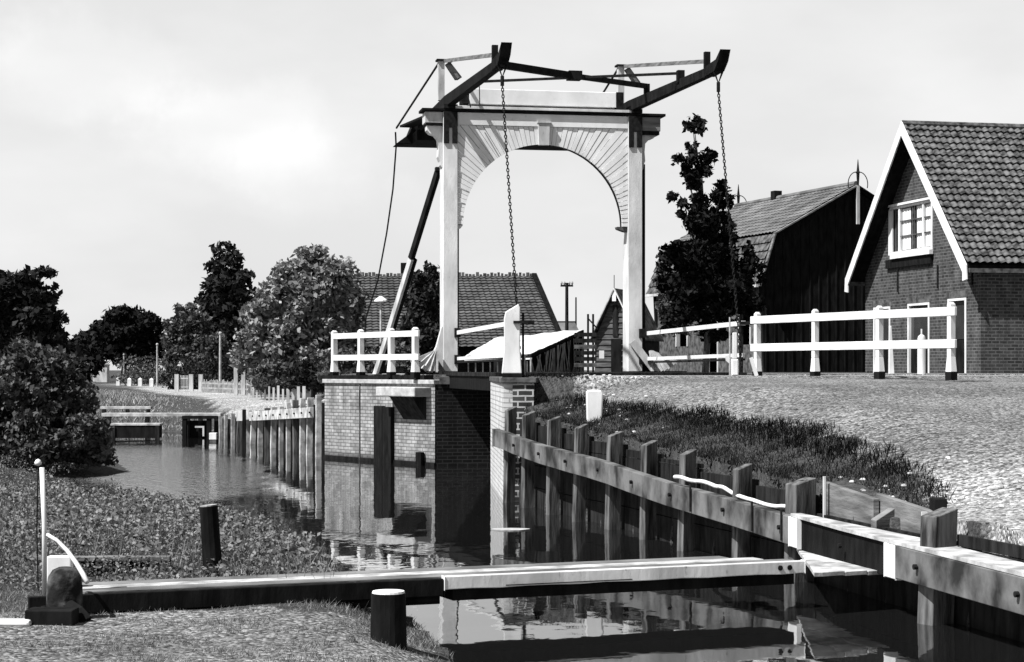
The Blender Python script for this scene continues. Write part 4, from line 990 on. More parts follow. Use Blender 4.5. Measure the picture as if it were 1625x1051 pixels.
# stones on the verge and on the landing
sx, sy = [], []
M['pebble'] = mk('pale_pebble', .12, .4, 5, .85, .1)
m = MB()
for i in range(150):
    t_ = RNG.uniform(0, 1)
    if t_ < .55: yy = RNG.uniform(15.2, 18.6); dd = RNG.uniform(.3, 1.6)
    else: yy = RNG.uniform(24, 31); dd = RNG.uniform(.3, 1.6)
    xx = float(np.interp(yy, [p[1] for p in PILES[::-1]], [p[0] for p in PILES[::-1]]))+dd; r_ = RNG.uniform(.012, .035)
    m.lathe((xx, yy, hz(xx, yy)-.006), [(r_*.6,0),(r_,r_*.4),(r_*.75,r_*.85),(r_*.2,r_)], 6)
tag(m.build('pebbles', M['pebble']), 'pale pebbles strewn on the verge and the gravel edge', 'pebbles', kind='stuff')
# ================================================================ HOUSES
def lerp(a, b, t): return a+(b-a)*t
def tile_roof(name, p00, p10, p11, p01, rows, cols, mat, parent, amp=.03, step=.035, sub=5):
    """tiled sheet: p00 eave start, p10 eave end, p11 ridge end, p01 ridge start"""
    p00, p10, p11, p01 = map(Vector, (p00, p10, p11, p01))
    n = (p10-p00).cross(p01-p00).normalized()
    if n.z < 0: n = -n
    vs = []; fs = []; nu = cols*sub
    for r in range(rows):
        for e in (0, 1):
            v_ = (r+e*1.06)/rows if e else r/rows
            v_ = min(v_, 1.0)
            for i in range(nu+1):
                u_ = i/nu; p = (p00.lerp(p10, u_)).lerp(p01.lerp(p11, u_), v_)
                w_ = math.sin(u_*cols*2*math.pi); w_ = (abs(w_)**.7)*(1 if w_ > 0 else -1)
                jit = .006*math.sin(r*12.9+int(u_*cols)*7.3)
                vs.append(p+n*(amp*w_*.5+(0 if e else step)+jit+.03))
    W_ = nu+1
    for r in range(rows):
        a = 2*r*W_
        for i in range(nu):
            fs.append((a+i, a+i+1, a+W_+i+1, a+W_+i))
        if r < rows-1:
            b = a+W_; c = 2*(r+1)*W_
            for i in range(nu): fs.append((b+i, b+i+1, c+i+1, c+i))
    m = MB(); m.add(vs, fs); return m.build(name, mat, parent, smooth=False)
# ---- gabled brick house (right)
pk = Vector((11.93, 58.0, 0)); e = Vector((.222, -.975, 0)).normalized()   # along the facade, toward the camera
bk = Vector((.975, .222, 0)).normalized()                                   # into the house
h1 = empty('brick_house', (pk.x, pk.y, 1.9), math.atan2(e.y, e.x), 'brick house with steep tiled roof and white bargeboards at the right edge', 'house')
# local: x along facade (+ toward camera), y into the house, z from 1.9
HW, RZ, EZ, LD = 4.26, 7.62, 3.19, 9.5
fw = 4.08; ez2 = RZ-(RZ-EZ)*fw/HW
wallF = MB(); Y0 = .6
openings = [(-3.4,-2.1,2.12),(-.8,.75,2.15),(2.0,3.2,2.2)]
# facade built around the openings
def wall_with_holes(m, x0, x1, z0, z1, holes, y0, th):
    xs = sorted(set([x0, x1]+[h[0] for h in holes]+[h[1] for h in holes])); zs = sorted(set([z0, z1]+[h[2] for h in holes]+[h[3] for h in holes]))
    for i in range(len(xs)-1):
        for j in range(len(zs)-1):
            cx_, cz_ = (xs[i]+xs[i+1])/2, (zs[j]+zs[j+1])/2
            if any(h[0] < cx_ < h[1] and h[2] < cz_ < h[3] for h in holes): continue
            m.box(xs[i], xs[i+1], y0, y0+th, zs[j], zs[j+1])
wall_with_holes(wallF, -fw, fw, 0, ez2-.02, [(a,b,0,c) for a,b,c in openings], Y0, .25)
UW = (-2.2, .98, 3.74, 5.26)
def gx_(z): return fw*(RZ-.25-z)/(RZ-.25-ez2)
for (z0, z1) in ((ez2-.02, UW[2]), (UW[2], UW[3]), (UW[3], RZ-.28)):
    a, b = gx_(z0), max(gx_(z1), .02)
    if z0 == UW[2]:
        wallF.slab([(-a,Y0,z0),(UW[0],Y0,z0),(UW[0],Y0,z1),(-b,Y0,z1)], (0,.25,0)); wallF.slab([(UW[1],Y0,z0),(a,Y0,z0),(b,Y0,z1),(UW[1],Y0,z1)], (0,.25,0))
    else: wallF.slab([(-a,Y0,z0),(a,Y0,z0),(b,Y0,z1),(-b,Y0,z1)], (0,.25,0))
wf = wallF.build('front_wall', M['brickhouse'], h1)
ws = MB(); ws.box(fw-.25, fw, Y0+.252, LD, 0, ez2); ws.box(-fw, -fw+.25, Y0+.252, LD, 0, ez2); ws.box(-fw+.25, fw-.25, LD-.25, LD, 0, ez2)
ws.build('side_wall', M['brickhouse'], h1)
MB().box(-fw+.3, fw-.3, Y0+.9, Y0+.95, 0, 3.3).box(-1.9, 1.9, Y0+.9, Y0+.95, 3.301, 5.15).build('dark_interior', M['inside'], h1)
for i, (a, b, c) in enumerate(openings):
    fr_ = MB(); fr_.box(a, a+.09, Y0-.02, Y0+.14, 0, c); fr_.box(b-.09, b, Y0-.02, Y0+.14, 0, c); fr_.box(a+.09, b-.09, Y0-.02, Y0+.14, c-.07, c)
    d_ = fr_.build('door_frame', M['whitef'], h1)
    MB().box(a+.092, b-.092, Y0+.07, Y0+.10, 1.0 if i else .9, c-.09).build('pane', M['glass'], d_)
    MB().box(a+.092, b-.092, Y0+.06, Y0+.11, 0.02, .98 if i else .88).build('door_panel', M['tar'], d_)
    MB().box(a-.1, b+.1, Y0-.012, Y0-.002, c+.01, c+.22).build('brick_arch', M['stonedark'], h1)
for x_ in (-1.5, 1.35, 3.6):
    MB().beam((x_,Y0-.03,2.55),(x_,Y0-.03,3.25),.07,.03,w2=.05).build('wall_anchor', M['iron'], h1)
# upper window
wn = MB(); a, b, z0, z1 = UW
wn.box(a, a+.09, Y0-.03, Y0+.12, z0, z1); wn.box(b-.09, b, Y0-.03, Y0+.12, z0, z1)
for xm in (-1.4, .33): wn.box(xm-.05, xm+.05, Y0-.03, Y0+.12, z0+.09, z1-.08)
wn.box(a+.09, b-.09, Y0-.03, Y0+.12, z1-.08, z1); wn.box(a+.09, b-.09, Y0-.03, Y0+.12, z0, z0+.09)
wno = wn.build('window', M['whitef'], h1)
MB().box(a-.1, b+.1, Y0-.10, Y0-.032, z1+.0, z1+.07).build('window_head', M['whitef'], wno)
MB().box(a+.4, b+.08, Y0-.16, Y0-.032, z0-.14, z0-.0).build('window_sill', M['whitef'], wno)
MB().box(a-.1, b+.02, Y0-.09, Y0-.004, z0-.42, z0-.145).build('sill_base', M['tar'], wno)
MB().box(a+.1, b-.1, Y0+.05, Y0+.07, z0+.1, z1-.09).build('pane', M['glass'], wno)
cu = MB()
for x0_, x1_ in ((-1.27,-.66),(-.20,.22),(.42,.86)):
    nn_ = 9; vs = []; 
    for i in range(nn_+1):
        x_ = lerp(x0_, x1_, i/nn_); y_ = Y0+.035+.012*math.sin(i*2.1); vs += [(x_+(.06 if i else 0)*0, y_, z0+.12), (x_, y_, z1-.12)]
    cu.add(vs, [(2*i,2*i+2,2*i+3,2*i+1) for i in range(nn_)])
cu.build('curtain', M['curtain'], wno)
mu_ = MB()
for xx in (-.43,): mu_.box(xx-.02, xx+.02, Y0-.01, Y0+.03, z0+.09, z1-.08)
for zz in (z0+.55, z0+1.02): mu_.box(-1.34, .27, Y0-.012, Y0+.02, zz-.018, zz+.018); mu_.box(.39, b-.09, Y0-.012, Y0+.02, zz-.018, zz+.018)
mu_.build('glazing_bar', M['stonedark'], wno)
MB().box(a+.09, a+.28, Y0-.02, Y0+.02, z0+.1, z1-.1).build('shutter_edge', M['whitef'], wno)
# roof slopes
sl_ = Vector((HW, 0, EZ-RZ))
for sgn in (1, -1):
    o = tile_roof('roof', (sgn*(HW+.08), .04, EZ-.08), (sgn*(HW+.08), LD+.3, EZ-.08), (0, LD+.3, RZ), (0, .04, RZ), 21, 44, M['tile'], h1, amp=.055, step=.06, sub=5)
    MB().slab([(sgn*HW,.06,EZ-.1),(sgn*HW,LD+.2,EZ-.1),(0,LD+.2,RZ-.04),(0,.06,RZ-.04)], (0,0,-.08)).build('roof_boarding', M['tar'], o)
MB().tube([(0,.05,RZ+.03),(0,LD+.3,RZ+.03)], .11, 8).build('ridge', M['tile'], h1)
# bargeboards (white, visible thickness) and dark soffit
for sgn in (1, -1):
    m = MB(); k_ = Vector((sgn*(HW+.10), 0, EZ-.10)); t_ = Vector((0,0,RZ+.10))
    dd = (t_-k_).normalized(); nn_ = Vector((0,1,0)).cross(dd); nn_ = nn_ if nn_.z < 0 else -nn_
    wv = .30
    m.slab([k_, t_, t_+Vector((0,0,-wv*1.42)), k_+nn_*wv], (0,.045,0))
    m.slab([k_, k_+nn_*wv, k_+nn_*wv+Vector((0,0,-.25)), k_+Vector((sgn*.04,0,-.42))], (0,.045,0))
    m.build('bargeboard', M['whitef'], h1, .004)
    # boarded soffit under the overhang
    MB().slab([(sgn*HW,.05,EZ-.20),(sgn*HW,Y0+.02,EZ-.20),(0,Y0+.02,RZ-.14),(0,.05,RZ-.14)], (0,0,-.03)).build('soffit', M['tar'], h1)
    MB().box(min(sgn*(HW-.1),sgn*(HW+.14)), max(sgn*(HW-.1),sgn*(HW+.14)), .1, LD, EZ-.32, EZ-.2).build('gutter', M['stonedark'], h1)
# side windows facing the camera
for y_ in (3.2, 6.4, 9.2):
    s_ = MB(); s_.box(fw-.02, fw+.03, y_, y_+.08, .9, 2.4); s_.box(fw-.02, fw+.03, y_+1.02, y_+1.1, .9, 2.4); s_.box(fw-.02, fw+.03, y_+.08, y_+1.02, 2.32, 2.4); s_.box(fw-.02, fw+.06, y_-.05, y_+1.15, .82, .9); s_.box(fw-.02, fw+.03, y_+.51, y_+.59, .9, 2.32)
    w_ = s_.build('window', M['whitef'], h1); MB().box(fw+.002, fw+.012, y_+.08, y_+1.02, .9, 2.32).build('pane', M['glass'], w_)
# ---- black barn with gambrel roof
h2 = empty('black_barn', (10.9, 60.0, 1.9), math.atan2(.329, .944), 'dark barn with broken-pitch tiled roof between the maple tree and the brick house', 'barn')
h2.location = (10.9*1.25, 75.0, 1.875); h2.scale = (1.25,)*3
# local x: along gable (+ right/away), y: back along the ridge
L2 = 8.5; RZ2, KZ, EZ2 = 5.96, 4.37, 2.9; KX, EX = 2.87, 3.37
MB().slab([(-3.15,.12,0),(3.15,.12,0),(3.3,.12,2.95),(2.8,.12,4.3),(0,.12,5.86),(-2.8,.12,4.3),(-3.3,.12,2.95)], (0,.12,0)).build('gable_wall', M['tar'], h2)
bd = MB()
for i in range(21):
    x_ = -3.1+i*.31; zt_ = min(5.7-abs(x_)*.556, 2.95+(3.3-abs(x_))*2.7); bd.box(x_-.02, x_+.02, .095, .119, .02, zt_)
bd.build('cover_strip', M['tar'], h2)
sw = MB(); holes = [(1.0,1.9,.9,2.1),(3.4,4.4,0,2.1),(5.8,6.8,.9,2.1)]
for (ya, yb) in ((.25,1.0),(1.9,3.4),(4.4,5.8),(6.8,L2)): sw.box(-3.16,-3.0,ya,yb,0,2.95)
for (ya, yb, za, zb) in holes:
    sw.box(-3.16,-3.0,ya,yb,zb,2.95)
    if za > 0: sw.box(-3.16,-3.0,ya,yb,0,za)
sw.build('side_wall', M['stonedark'], h2)
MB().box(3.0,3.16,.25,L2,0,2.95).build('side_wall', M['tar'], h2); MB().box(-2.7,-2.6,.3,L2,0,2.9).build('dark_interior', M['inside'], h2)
MB().slab([(-3.15,L2,0),(3.15,L2,0),(3.3,L2,2.95),(2.8,L2,4.3),(0,L2,5.86),(-2.8,L2,4.3),(-3.3,L2,2.95)], (0,-.12,0)).build('rear_wall', M['tar'], h2)
for (ya, yb, za, zb) in holes:
    f_ = MB(); f_.box(-3.19,-3.05,ya,ya+.08,za,zb); f_.box(-3.19,-3.05,yb-.08,yb,za,zb); f_.box(-3.19,-3.05,ya+.08,yb-.08,zb-.08,zb)
    f_.build('window_frame' if za else 'door_frame', M['offwhite'], h2)
for sgn in (-1, 1):
    o = tile_roof('roof', (sgn*KX,-.05,KZ), (sgn*KX,L2+.15,KZ), (0,L2+.15,RZ2), (0,-.05,RZ2), 12, 36, M['tileold'], h2, amp=.03, step=.025, sub=4)
    MB().slab([(sgn*KX,-.03,KZ-.03),(sgn*KX,L2+.1,KZ-.03),(0,L2+.1,RZ2-.03),(0,-.03,RZ2-.03)], (0,0,-.07)).build('roof_boarding', M['tar'], o)
    o = tile_roof('lower_roof', (sgn*(EX+.08),-.05,EZ2-.15), (sgn*(EX+.08),L2+.15,EZ2-.15), (sgn*(KX-.0),L2+.15,KZ-.04), (sgn*(KX-.0),-.05,KZ-.04), 6, 36, M['tile'], h2, amp=.03, step=.05, sub=4)
    MB().slab([(sgn*(EX+.02),-.03,EZ2-.12),(sgn*(EX+.02),L2+.1,EZ2-.12),(sgn*(KX-.06),L2+.1,KZ-.1),(sgn*(KX-.06),-.03,KZ-.1)], (-sgn*.05,0,0)).build('roof_boarding', M['tar'], o)
    MB().beam((sgn*(EX+.12),-.05,EZ2-.18),(sgn*(EX+.12),L2+.15,EZ2-.18),.10,.09).build('gutter', M['offwhite'], h2)
    m = MB(); m.beam((sgn*(EX+.06),-.1,EZ2-.2),(sgn*(KX+.03),-.1,KZ-.02),.04,.17,up=(0,1,0)); m.build('verge_board', M['greyboard'], h2)
    m = MB(); m.beam((sgn*(KX+.05),-.1,KZ-.02),(0,-.1,RZ2-.02),.04,.16,up=(0,1,0)); m.build('verge_board', M['greyboard'] if sgn < 0 else M['tar'], h2)
MB().tube([(0,-.05,RZ2+.04),(0,L2+.1,RZ2+.04)], .09, 8).build('ridge', M['tileold'], h2)
MB().box(-.14,.14,5.3,5.6,RZ2-.1,RZ2+.3).build('chimney', M['tar'], h2)
for yy in (-.16, L2-.1):
    fn = MB(); fn.beam((0,yy,RZ2-1.25),(0,yy,RZ2-.03),.10,.06,up=(0,1,0)); fin = fn.build('finial', M['offwhite'], h2)
    q_ = MB(); q_.tube([(0,yy,RZ2-.03),(0,yy,RZ2+.35),(0,yy,RZ2+.80)], [.035,.06,.01], 6)
    q_.lathe((0,yy,RZ2+.34), [(.03,0),(.08,.04),(.03,.12)], 8)
    for s_ in (-1, 1):
        pts = [Vector((s_*(.05+.30*math.sin(a_)),yy,RZ2+.42-.02-.42*(1-math.cos(a_))*.9)) for a_ in np.linspace(0,1.9,9)]
        q_.tube(pts, .016, 5)
    q_.build('finial_iron', M['iron'], fin)
# ---- wooden shed behind the right post
sh = empty('wooden_shed', (atx(976,58), 58, 1.9), R(-18), 'small boarded shed with white bargeboards just left of the right portal post', 'shed')
hw = .66; zp = 2.55
m = MB()
for i in range(14):
    z0 = .02+i*.17; z1 = z0+.165; x0_ = min(hw, hw*(zp-.05-z0)/1.45); x1_ = max(0.01, min(hw, hw*(zp-.05-z1)/1.45))
    m.slab([(-x0_,0,z0),(x0_,0,z0),(x1_,.03,z1),(-x1_,.03,z1)], (0,.04,0))
m.build('boarded_front', M['greyboard'], sh); sh.children[0].data.materials[0] = mk('shed_board', .03, .09, 5, .9, .1, .004, (.5,.5,3))
MB().box(hw-.04, hw, .08, 3.0, 0, 1.12).build('side_wall', M['darkwood'], sh); MB().box(-hw, -hw+.04, .08, 3.0, 0, 1.12).build('side_wall', M['darkwood'], sh)
MB().box(-.13,.2,-.03,-.005,0,1.05).build('door', M['tar'], sh)
MB().box(-.08,.08,-.02,.0,1.12,2.1).build('batten', M['darkwood'], sh)
for sgn in (1,-1):
    MB().slab([(sgn*(hw+.12),-.12,1.0),(sgn*(hw+.12),3.1,1.0),(0,3.1,zp),(0,-.12,zp)], (0,0,.05)).build('roof', M['tile'], sh)
    MB().beam((sgn*(hw+.14),-.15,.98),(0,-.15,zp+.04),.03,.12 if sgn > 0 else .07,up=(0,1,0)).build('bargeboard', M['whitef'] if sgn > 0 else M['stone'], sh)
MB().tube([(0,-.14,zp),(0,-.14,zp+.45)], .012, 5).build('finial', M['iron'], sh)
MB().box(-.06,.06,-.16,-.12,zp-.35,zp-.02).build('apex_board', M['whitef'], sh)
o = MB().box(-.075,.075,-.01,.01,0,.24).build('notice_board', M['whitef']); o.location = (atx(954,57.6), 57.5, 2+(587-569)*57.5/3000); tag(o, 'small plain white notice fixed to the boarded shed', 'notice')
# ---- pale canopy roof
cnp = empty('canopy_shed', (atx(745,58), 58, 1.9), 0, 'open lean-to with pale canvas roof and lattice side behind the bridge', 'lean-to')
def cl_(px, py, D): v_ = at(px, py, D); return Vector((v_.x-cnp.location.x, v_.y-58, v_.z-1.9))
c1, c2, c3, c4 = cl_(737,566,58), cl_(842,562,57), cl_(925,523,61), cl_(783,537,63)
vs = []; fs = []; n_ = 14
for i in range(n_+1):
    for j in range(n_+1):
        p = c1.lerp(c2, i/n_).lerp(c4.lerp(c3, i/n_), j/n_); p.z += .018*math.sin(i*1.9+j*.4)+.012*math.sin(j*2.3+i*.7); vs.append(p)
for i in range(n_):
    for j in range(n_): a = i*(n_+1)+j; fs.append((a,a+1,a+n_+2,a+n_+1))
m = MB(); m.add(vs, fs); m.add([v_+Vector((0,0,-.03)) for v_ in vs], [f_[::-1] for f_ in fs]); m.build('canvas_roof', M['canvas'], cnp, smooth=True)
MB().beam(c1+Vector((0,0,-.07)), c2+Vector((0,0,-.07)), .05, .05).build('eave_beam', M['iron'], cnp)
MB().beam(c1+Vector((0,0,-.14)), c2+Vector((0,0,-.14)), .05, .05).build('eave_rail', M['whitef'], cnp)
MB().beam(c2+Vector((0,0,-.06)), c3+Vector((0,0,-.06)), .05, .09).build('rake_beam', M['tar'], cnp)
for t_ in (0, .25, .5, .75, 1): 
    q_ = c2.lerp(c3, t_); MB().box(q_.x-.03,q_.x+.03,q_.y-.03,q_.y+.03,-.1,q_.z-.11).build('post', M['darkwood'] if int(t_*4)%2 else M['stone'], cnp)
la = MB(); random.seed(4)
for i in range(34):
    t_ = i/34; q_ = c2.lerp(c3, t_); t2 = min(1, max(0, t_+random.uniform(-.1,.1))); r_ = c2.lerp(c3, t2)
    la.beam((q_.x,q_.y-.04,.0),(r_.x,r_.y-.05,max(.2,r_.z-.15)),.02,.025+.02*random.random())
la.build('lattice', M['stone'], cnp)
wl_ = MB()
for i in range(9):
    q_ = c1.lerp(c2, (i+.5)/9); wl_.box(q_.x-.02,q_.x+.02,q_.y,q_.y+.04,-.1,q_.z-.2)
wl_.build('side_slats', M['stonedark'], cnp)
MB().slab([c4+Vector((0,0,-c4.z-.1)), c3+Vector((0,0,-c3.z-.1)), c3+Vector((0,0,-.12)), c4+Vector((0,0,-.12))], (0,.05,0)).build('rear_wall', M['tar'], cnp)
# ---- dark lattice fence beside the shed
fe = empty('garden_fence', (atx(915,56), 56, 1.9), 0, 'dark board fence with tall gate posts between the lean-to and the boarded shed', 'fence')
for x_, z_ in ((.33,1.75),(.48,1.75),(0.02,.95)):
    MB().box(x_-.03,x_+.03,-.03,.03,-.05,z_).build('post', M['tar'], fe)
MB().beam((.33,-.04,1.62),(.62,-.04,1.3),.04,.04).build('brace', M['tar'], fe)
for k_, z_ in enumerate((.18,.36,.54,.72,.90,1.08)):
    MB().box(-.08,.58,-.055,-.031,z_,z_+.12).build('board', M['darkwood'] if k_ % 3 else M['stonedark'], fe)
# ---- long tiled barn
bn = empty('long_barn', (-6.6, 80, 1.0), 0, 'long low barn with old tiled roof behind the portal', 'barn')
rz_ = 4.95; L3 = 8.0
o = tile_roof('roof', (-2.2,-3.2,1.9), (L3+.75,-3.2,1.9), (L3-.5,0,rz_), (-2.2,0,rz_), 26, 40, M['thatch'], bn, amp=.04, step=.05, sub=3)
MB().slab([(-2.2,3.2,1.9),(L3+.7,3.2,1.9),(L3-.5,.02,rz_),(-2.2,.02,rz_)], (0,0,-.1)).build('rear_roof', M['thatch'], bn)
MB().slab([(L3+.72,-3.2,1.88),(L3+.72,3.2,1.88),(L3-.48,0,rz_)], (.06,0,.03)).build('hip_roof', M['tar'], bn)
MB().box(-2,L3+.3,-2.7,2.7,-.1,1.95).build('wall', M['brickdark'], bn)
MB().beam((L3+.76,-3.22,1.95),(L3-.47,-.02,rz_+.1),.20,.12).build('hip_ridge', M['tar'], bn)
rd = MB(); random.seed(5)
for i in range(64):
    x_ = -2.2+i*(L3+1.7)/64; rd.box(x_, x_+.10+.04*random.random(), -.09, .09, rz_, rz_+.08+.10*random.random())
rd.build('ridge_tiles', M['stonedark'], bn)
c_ = at(641,428,80.6); ch = MB().box(c_.x+6.6-.14,c_.x+6.6+.14,.4,.8,4.0,c_.z-1.0+.28); ch.build('chimney', M['tar'], bn)
# ---- low house in the distance
lh = empty('low_house', (atx(865,88), 88, 1.0), 0, 'low roofed outbuilding beyond the lean-to at the foot of the telegraph pole', 'outbuilding')
z_ = 2+(587-512)*88/3000-1.0
MB().slab([(-.3,0,1.9),(2.0,0,1.9),(1.4,1.5,z_),(-.3,1.5,z_)], (0,0,.08)).build('roof', M['tileold'], lh)
MB().box(-.2,1.8,.15,3,-.1,1.95).build('wall', M['brickdark'], lh); MB().box(-.3,1.45,1.45,1.6,z_,z_+.1).build('ridge', M['tar'], lh)
# ---- telegraph poles
def tpole(px, ytop, D, r_, arm, label):
    t_ = empty('telegraph_pole', (atx(px,D), D, 1.2), 0, label, 'telegraph pole', 'telegraph poles'); h_ = at(px,ytop,D).z-1.2
    MB().tube([(0,0,-.2),(0,0,h_)], r_, 8, r2=r_*.75).build('pole', M['darkwood'], t_)
    if arm:
        MB().box(-arm,arm,-.04,.04,h_-.16,h_-.08).build('cross_arm', M['darkwood'], t_)
        i_ = MB()
        for x_ in (-arm*.85,-arm*.4,arm*.4,arm*.85): i_.lathe((x_,0,h_-.08),[(.02,0),(.05,.06),(.03,.13)],6)
        i_.build('insulators', M['stone'], t_)
    return t_
tpole(899,449,78,.085,.26,'dark telegraph pole with a cross-arm in the middle of the arch view')
tpole(913.5,472,95,.05,0,'thinner pale pole without arms right of the telegraph pole')
# ---- street lamps
def lamp(px, ytop, D, label, big=False, base=.95):
    zb = base; h_ = at(px,ytop,D).z-zb
    t_ = empty('street_lamp', (atx(px,D), D, zb), 0, label, 'street lamp', 'street lamps')
    MB().tube([(0,0,-.1),(0,0,h_-.25)], .07 if not big else .05, 8, r2=.05 if not big else .04).build('pole', M['stone'], t_)
    MB().lathe((0,0,h_-.25), [(.04,0),(.07,.05),(.085,.12),(.04,.18)] if not big else [(.04,0),(.24,.06),(.22,.12),(.05,.24)], 10).build('lamp_shade', M['whitef'] if big else M['stone'], t_)
lamp(349,524,88,'tallest street lamp on the far path before the dark columnar tree')
lamp(249,543,120,'middle street lamp standing before the dark round oak')
lamp(196,560,150,'small distant street lamp third from the abutment')
lamp(165,566,165,'farthest tiny street lamp beside the bush on the left')
lamp(604,470,66,'street lamp with broad white shade behind the railing on the abutment', True, 1.0)
# ---- white bollards along the far path
G = 'white bollards along the far path'; names = ['first','second','third','fourth','fifth','sixth','seventh','eighth','ninth']
bp0 = None
for i, (px, yb) in enumerate([(187,612),(205,613),(222,613),(240,614),(272,616),(287,617),(300,618),(322,619)]):
    D = 34.*30/(yb-587)*1.02
    D = 1.05*3000/(yb-587)
    if bp0 is None:
        m = MB(); m.box(-.12,.12,-.12,.12,0,.5); m.add([(-.12,-.12,.5),(.12,-.12,.5),(.12,.12,.5),(-.12,.12,.5),(0,0,.6)], [(0,1,4),(1,2,4),(2,3,4),(3,0,4)])
        o = m.build('bollard', M['whitef']); bp0 = o
    else: o = bp0.copy(); COL.objects.link(o)
    o.location = (atx(px,D), D, .90); tag(o, names[i]+' from the left of the row of square white bollards on the far path', 'bollard', G)
# white garden gate with pillars
gt = empty('garden_gate', (atx(298,92), 92, .93), 0, 'white garden gate between pillars behind the far path', 'gate')
for x_ in (-.55,.15,.62): MB().box(x_-.10,x_+.10,-.10,.10,0,.85).build('pillar', M['offwhite'], gt)
m = MB()
for i in range(6): m.box(-.38+i*.07,-.35+i*.07,-.02,.02,.1,.8)
m.box(-.41,.01,-.025,-.021,.2,.26); m.box(-.41,.01,-.025,-.021,.62,.68); m.build('gate_leaf', M['offwhite'], gt)
# picket fences
def picket(A, B, n, h_, label, mat='offwhite', rail=True, wj=.05, hv=.1):
    A = Vector(A); B = Vector(B); f_ = empty('picket_fence', A, 0, label, 'fence', 'pale picket fences'); random.seed(n)
    for i in range(n):
        m = MB(); p = (B-A)*(i/(n-1)); hh_ = h_*(1+random.uniform(-hv,hv)); w_ = random.uniform(.5,1.2)*wj
        m.box(p.x-w_,p.x+w_,p.y-.03,p.y+.03,p.z-.1,p.z+hh_); m.build('pale', M[mat], f_)
    if rail:
        MB().beam(Vector((0,.05,h_*.35)), (B-A)+Vector((0,.05,h_*.35)), .03, .07).build('rail', M[mat], f_); MB().beam(Vector((0,.05,h_*.75)), (B-A)+Vector((0,.05,h_*.75)), .03, .07).build('rail', M[mat], f_)
picket((atx(395,72),72,.98),(atx(482,58),58,1.02),13,.42,'sparse pale pale fence along the garden right of the tallest lamp', rail=False, wj=.045, hv=.15)
picket((atx(190,150),150,.95),(atx(395,98),98,.95),90,.7,'long low picket fence behind the white bollards', 'stonedark', wj=.03)
picket((atx(320,90),90,.95),(atx(400,80),80,.97),40,.55,'dense short picket fence between the gate and the sparse pale fence', 'stone', wj=.025)
for px, lab in ((374,'left of the two tall white garden posts under the sunlit tree'),(386,'right of the two tall white garden posts under the sunlit tree')):
    o = MB().box(-.08,.08,-.08,.08,0,1.3).build('garden_post', M['offwhite'], None, .01); o.location = (atx(px,78),78,.95); tag(o, lab, 'post', 'tall white garden posts')
o = empty('garden_hut', (atx(480,64),64,.98), 0, 'small pale hut roof among the bushes left of the abutment', 'hut')
MB().slab([(-.35,-.3,.55),(.35,-.3,.55),(.3,.3,.85),(-.3,.3,.85)], (0,0,.04)).build('roof', M['canvas'], o); MB().box(-.3,.3,-.25,.25,0,.54).build('wall', M['stonedark'], o)
o = empty('white_hut', (atx(160,160),160,.95), 0, 'tiny white hut at the far end of the canal path', 'hut')
MB().box(-.6,.6,-.5,.5,0,1.5).build('wall', M['offwhite'], o); MB().slab([(-.7,-.6,1.5),(.7,-.6,1.5),(.7,.6,1.8),(-.7,.6,1.8)],(0,0,.08)).build('roof', M['stone'], o)

# ================================================================ JETTIES ON THE FAR WATER
def jetty(name, label, pl_, pr_, D, zt_, th, legs, face=None, mat='paleboard', wd=.6):
    a, b = atx(pl_, D), atx(pr_, D); t_ = empty(name, (a, D, 0), 0, label, name.replace('_', ' '), 'timber jetties across the canal')
    MB().box(0,b-a,-wd/2,wd/2,zt_-th,zt_).build('plank', M[mat], t_, .005)
    for px in legs:
        x_ = atx(px, D)-a; MB().box(x_-.06,x_+.06,-wd/2-.02,-wd/2+.1,-.6,zt_-th-.002).build('leg', M['darkwood'], t_)
    if face: MB().box(.02,b-a-.04,-wd/2+.02,wd/2-.02,face,zt_-th-.003).build('face_board', M['tar'], t_)
    return t_
jetty('landing_stage', 'long thin pale plank bridge over the canal ahead of the far piles', 164, 352, 56, .72, .10, (175,236,300,320,345))
jetty('landing_stage', 'dark boarded landing stage with pale top edge beside the drooping bush', 178, 256, 54.5, .46, .06, (182,252), face=.04)
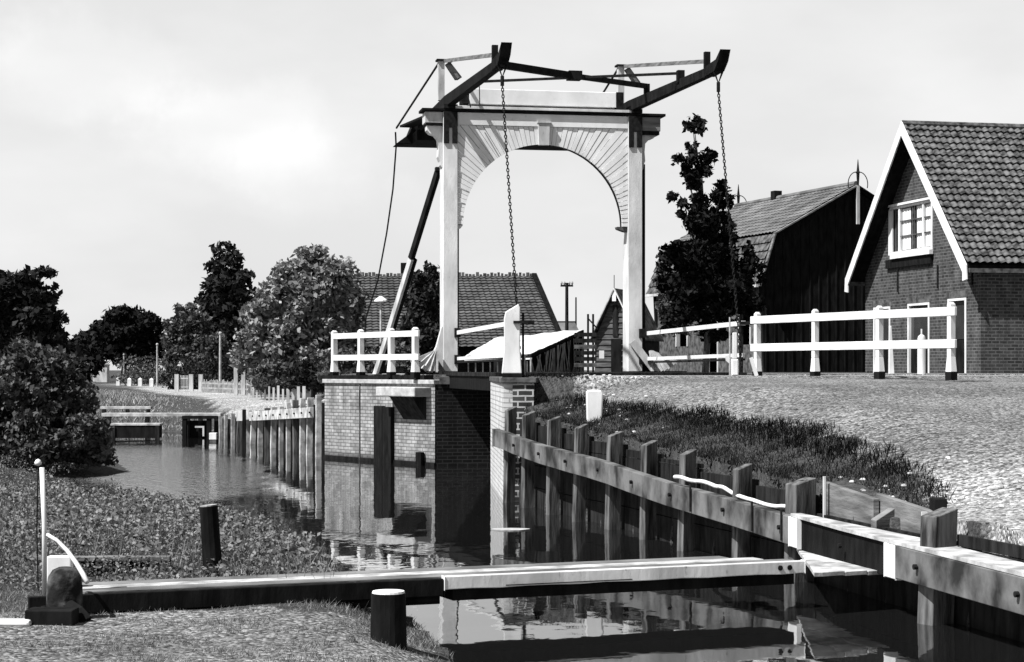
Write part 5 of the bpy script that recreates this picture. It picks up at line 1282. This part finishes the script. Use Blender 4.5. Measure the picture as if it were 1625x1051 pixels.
jetty('landing_stage', 'upper pale handrail plank farthest back on the canal', 160, 208, 74, .86, .08, (166,203), wd=.3)
jetty('landing_stage', 'second pale plank from the back with a dark post at its right end', 160, 240, 66, .72, .09, (166,203,236), wd=.3)
cu_ = empty('culvert_frame', (atx(312,55.5), 55.5, 0), 0, 'dark square culvert frame under the right end of the thin plank bridge', 'culvert')
for x_ in (-.36,.36): MB().box(x_-.06,x_+.06,-.1,.1,-.5,.56).build('post', M['tar'], cu_)
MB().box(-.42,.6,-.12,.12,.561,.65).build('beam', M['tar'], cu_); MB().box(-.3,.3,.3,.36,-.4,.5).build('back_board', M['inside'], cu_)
MB().box(-.05,.22,-.05,.0,.30,.35).build('inner_frame', M['offwhite'], cu_); MB().box(.17,.22,-.05,.0,.05,.298).build('inner_frame', M['offwhite'], cu_)
o = empty('sluice_block', (atx(338,52.5),52.5,0), 0, 'small white block standing in the water near the far piles', 'block')
MB().box(-.09,.09,-.1,.1,-.3,.06).build('foot', M['stonedark'], o); MB().box(-.10,.10,-.11,.11,.061,.25).build('body', M['whitef'], o, .01)
o = empty('mooring_post', (FP[8][0]-.42, FP[8][1]-.1, 0), 0, 'dark stout post with white cap at the left end of the pale wale', 'post')
MB().box(-.045,.045,-.05,.05,-.5,.96).build('shaft', M['tar'], o, .01); MB().box(-.15,-.047,-.04,.04,.66,.92).build('cap_board', M['whitef'], o)
o = MB(); o.add([Vector((.42*math.cos(a_)*(1+.15*math.sin(3*a_)), .5*math.sin(a_), .012)) for a_ in np.linspace(0,6.28,18)[:-1]]+[Vector((.40*math.cos(a_)*(1+.15*math.sin(3*a_)), .48*math.sin(a_), -.02)) for a_ in np.linspace(0,6.28,18)[:-1]], [tuple(range(17)),tuple(range(33,16,-1))]+[(k,17+k,17+(k+1)%17,(k+1)%17) for k in range(17)])
o = o.build('floating_weed', M['stone']); o.location = (atx(810,23.6),23.6,0); o.scale = (.55,.35,1); tag(o, 'small pale raft of weed floating beside the brick pier', 'weed')
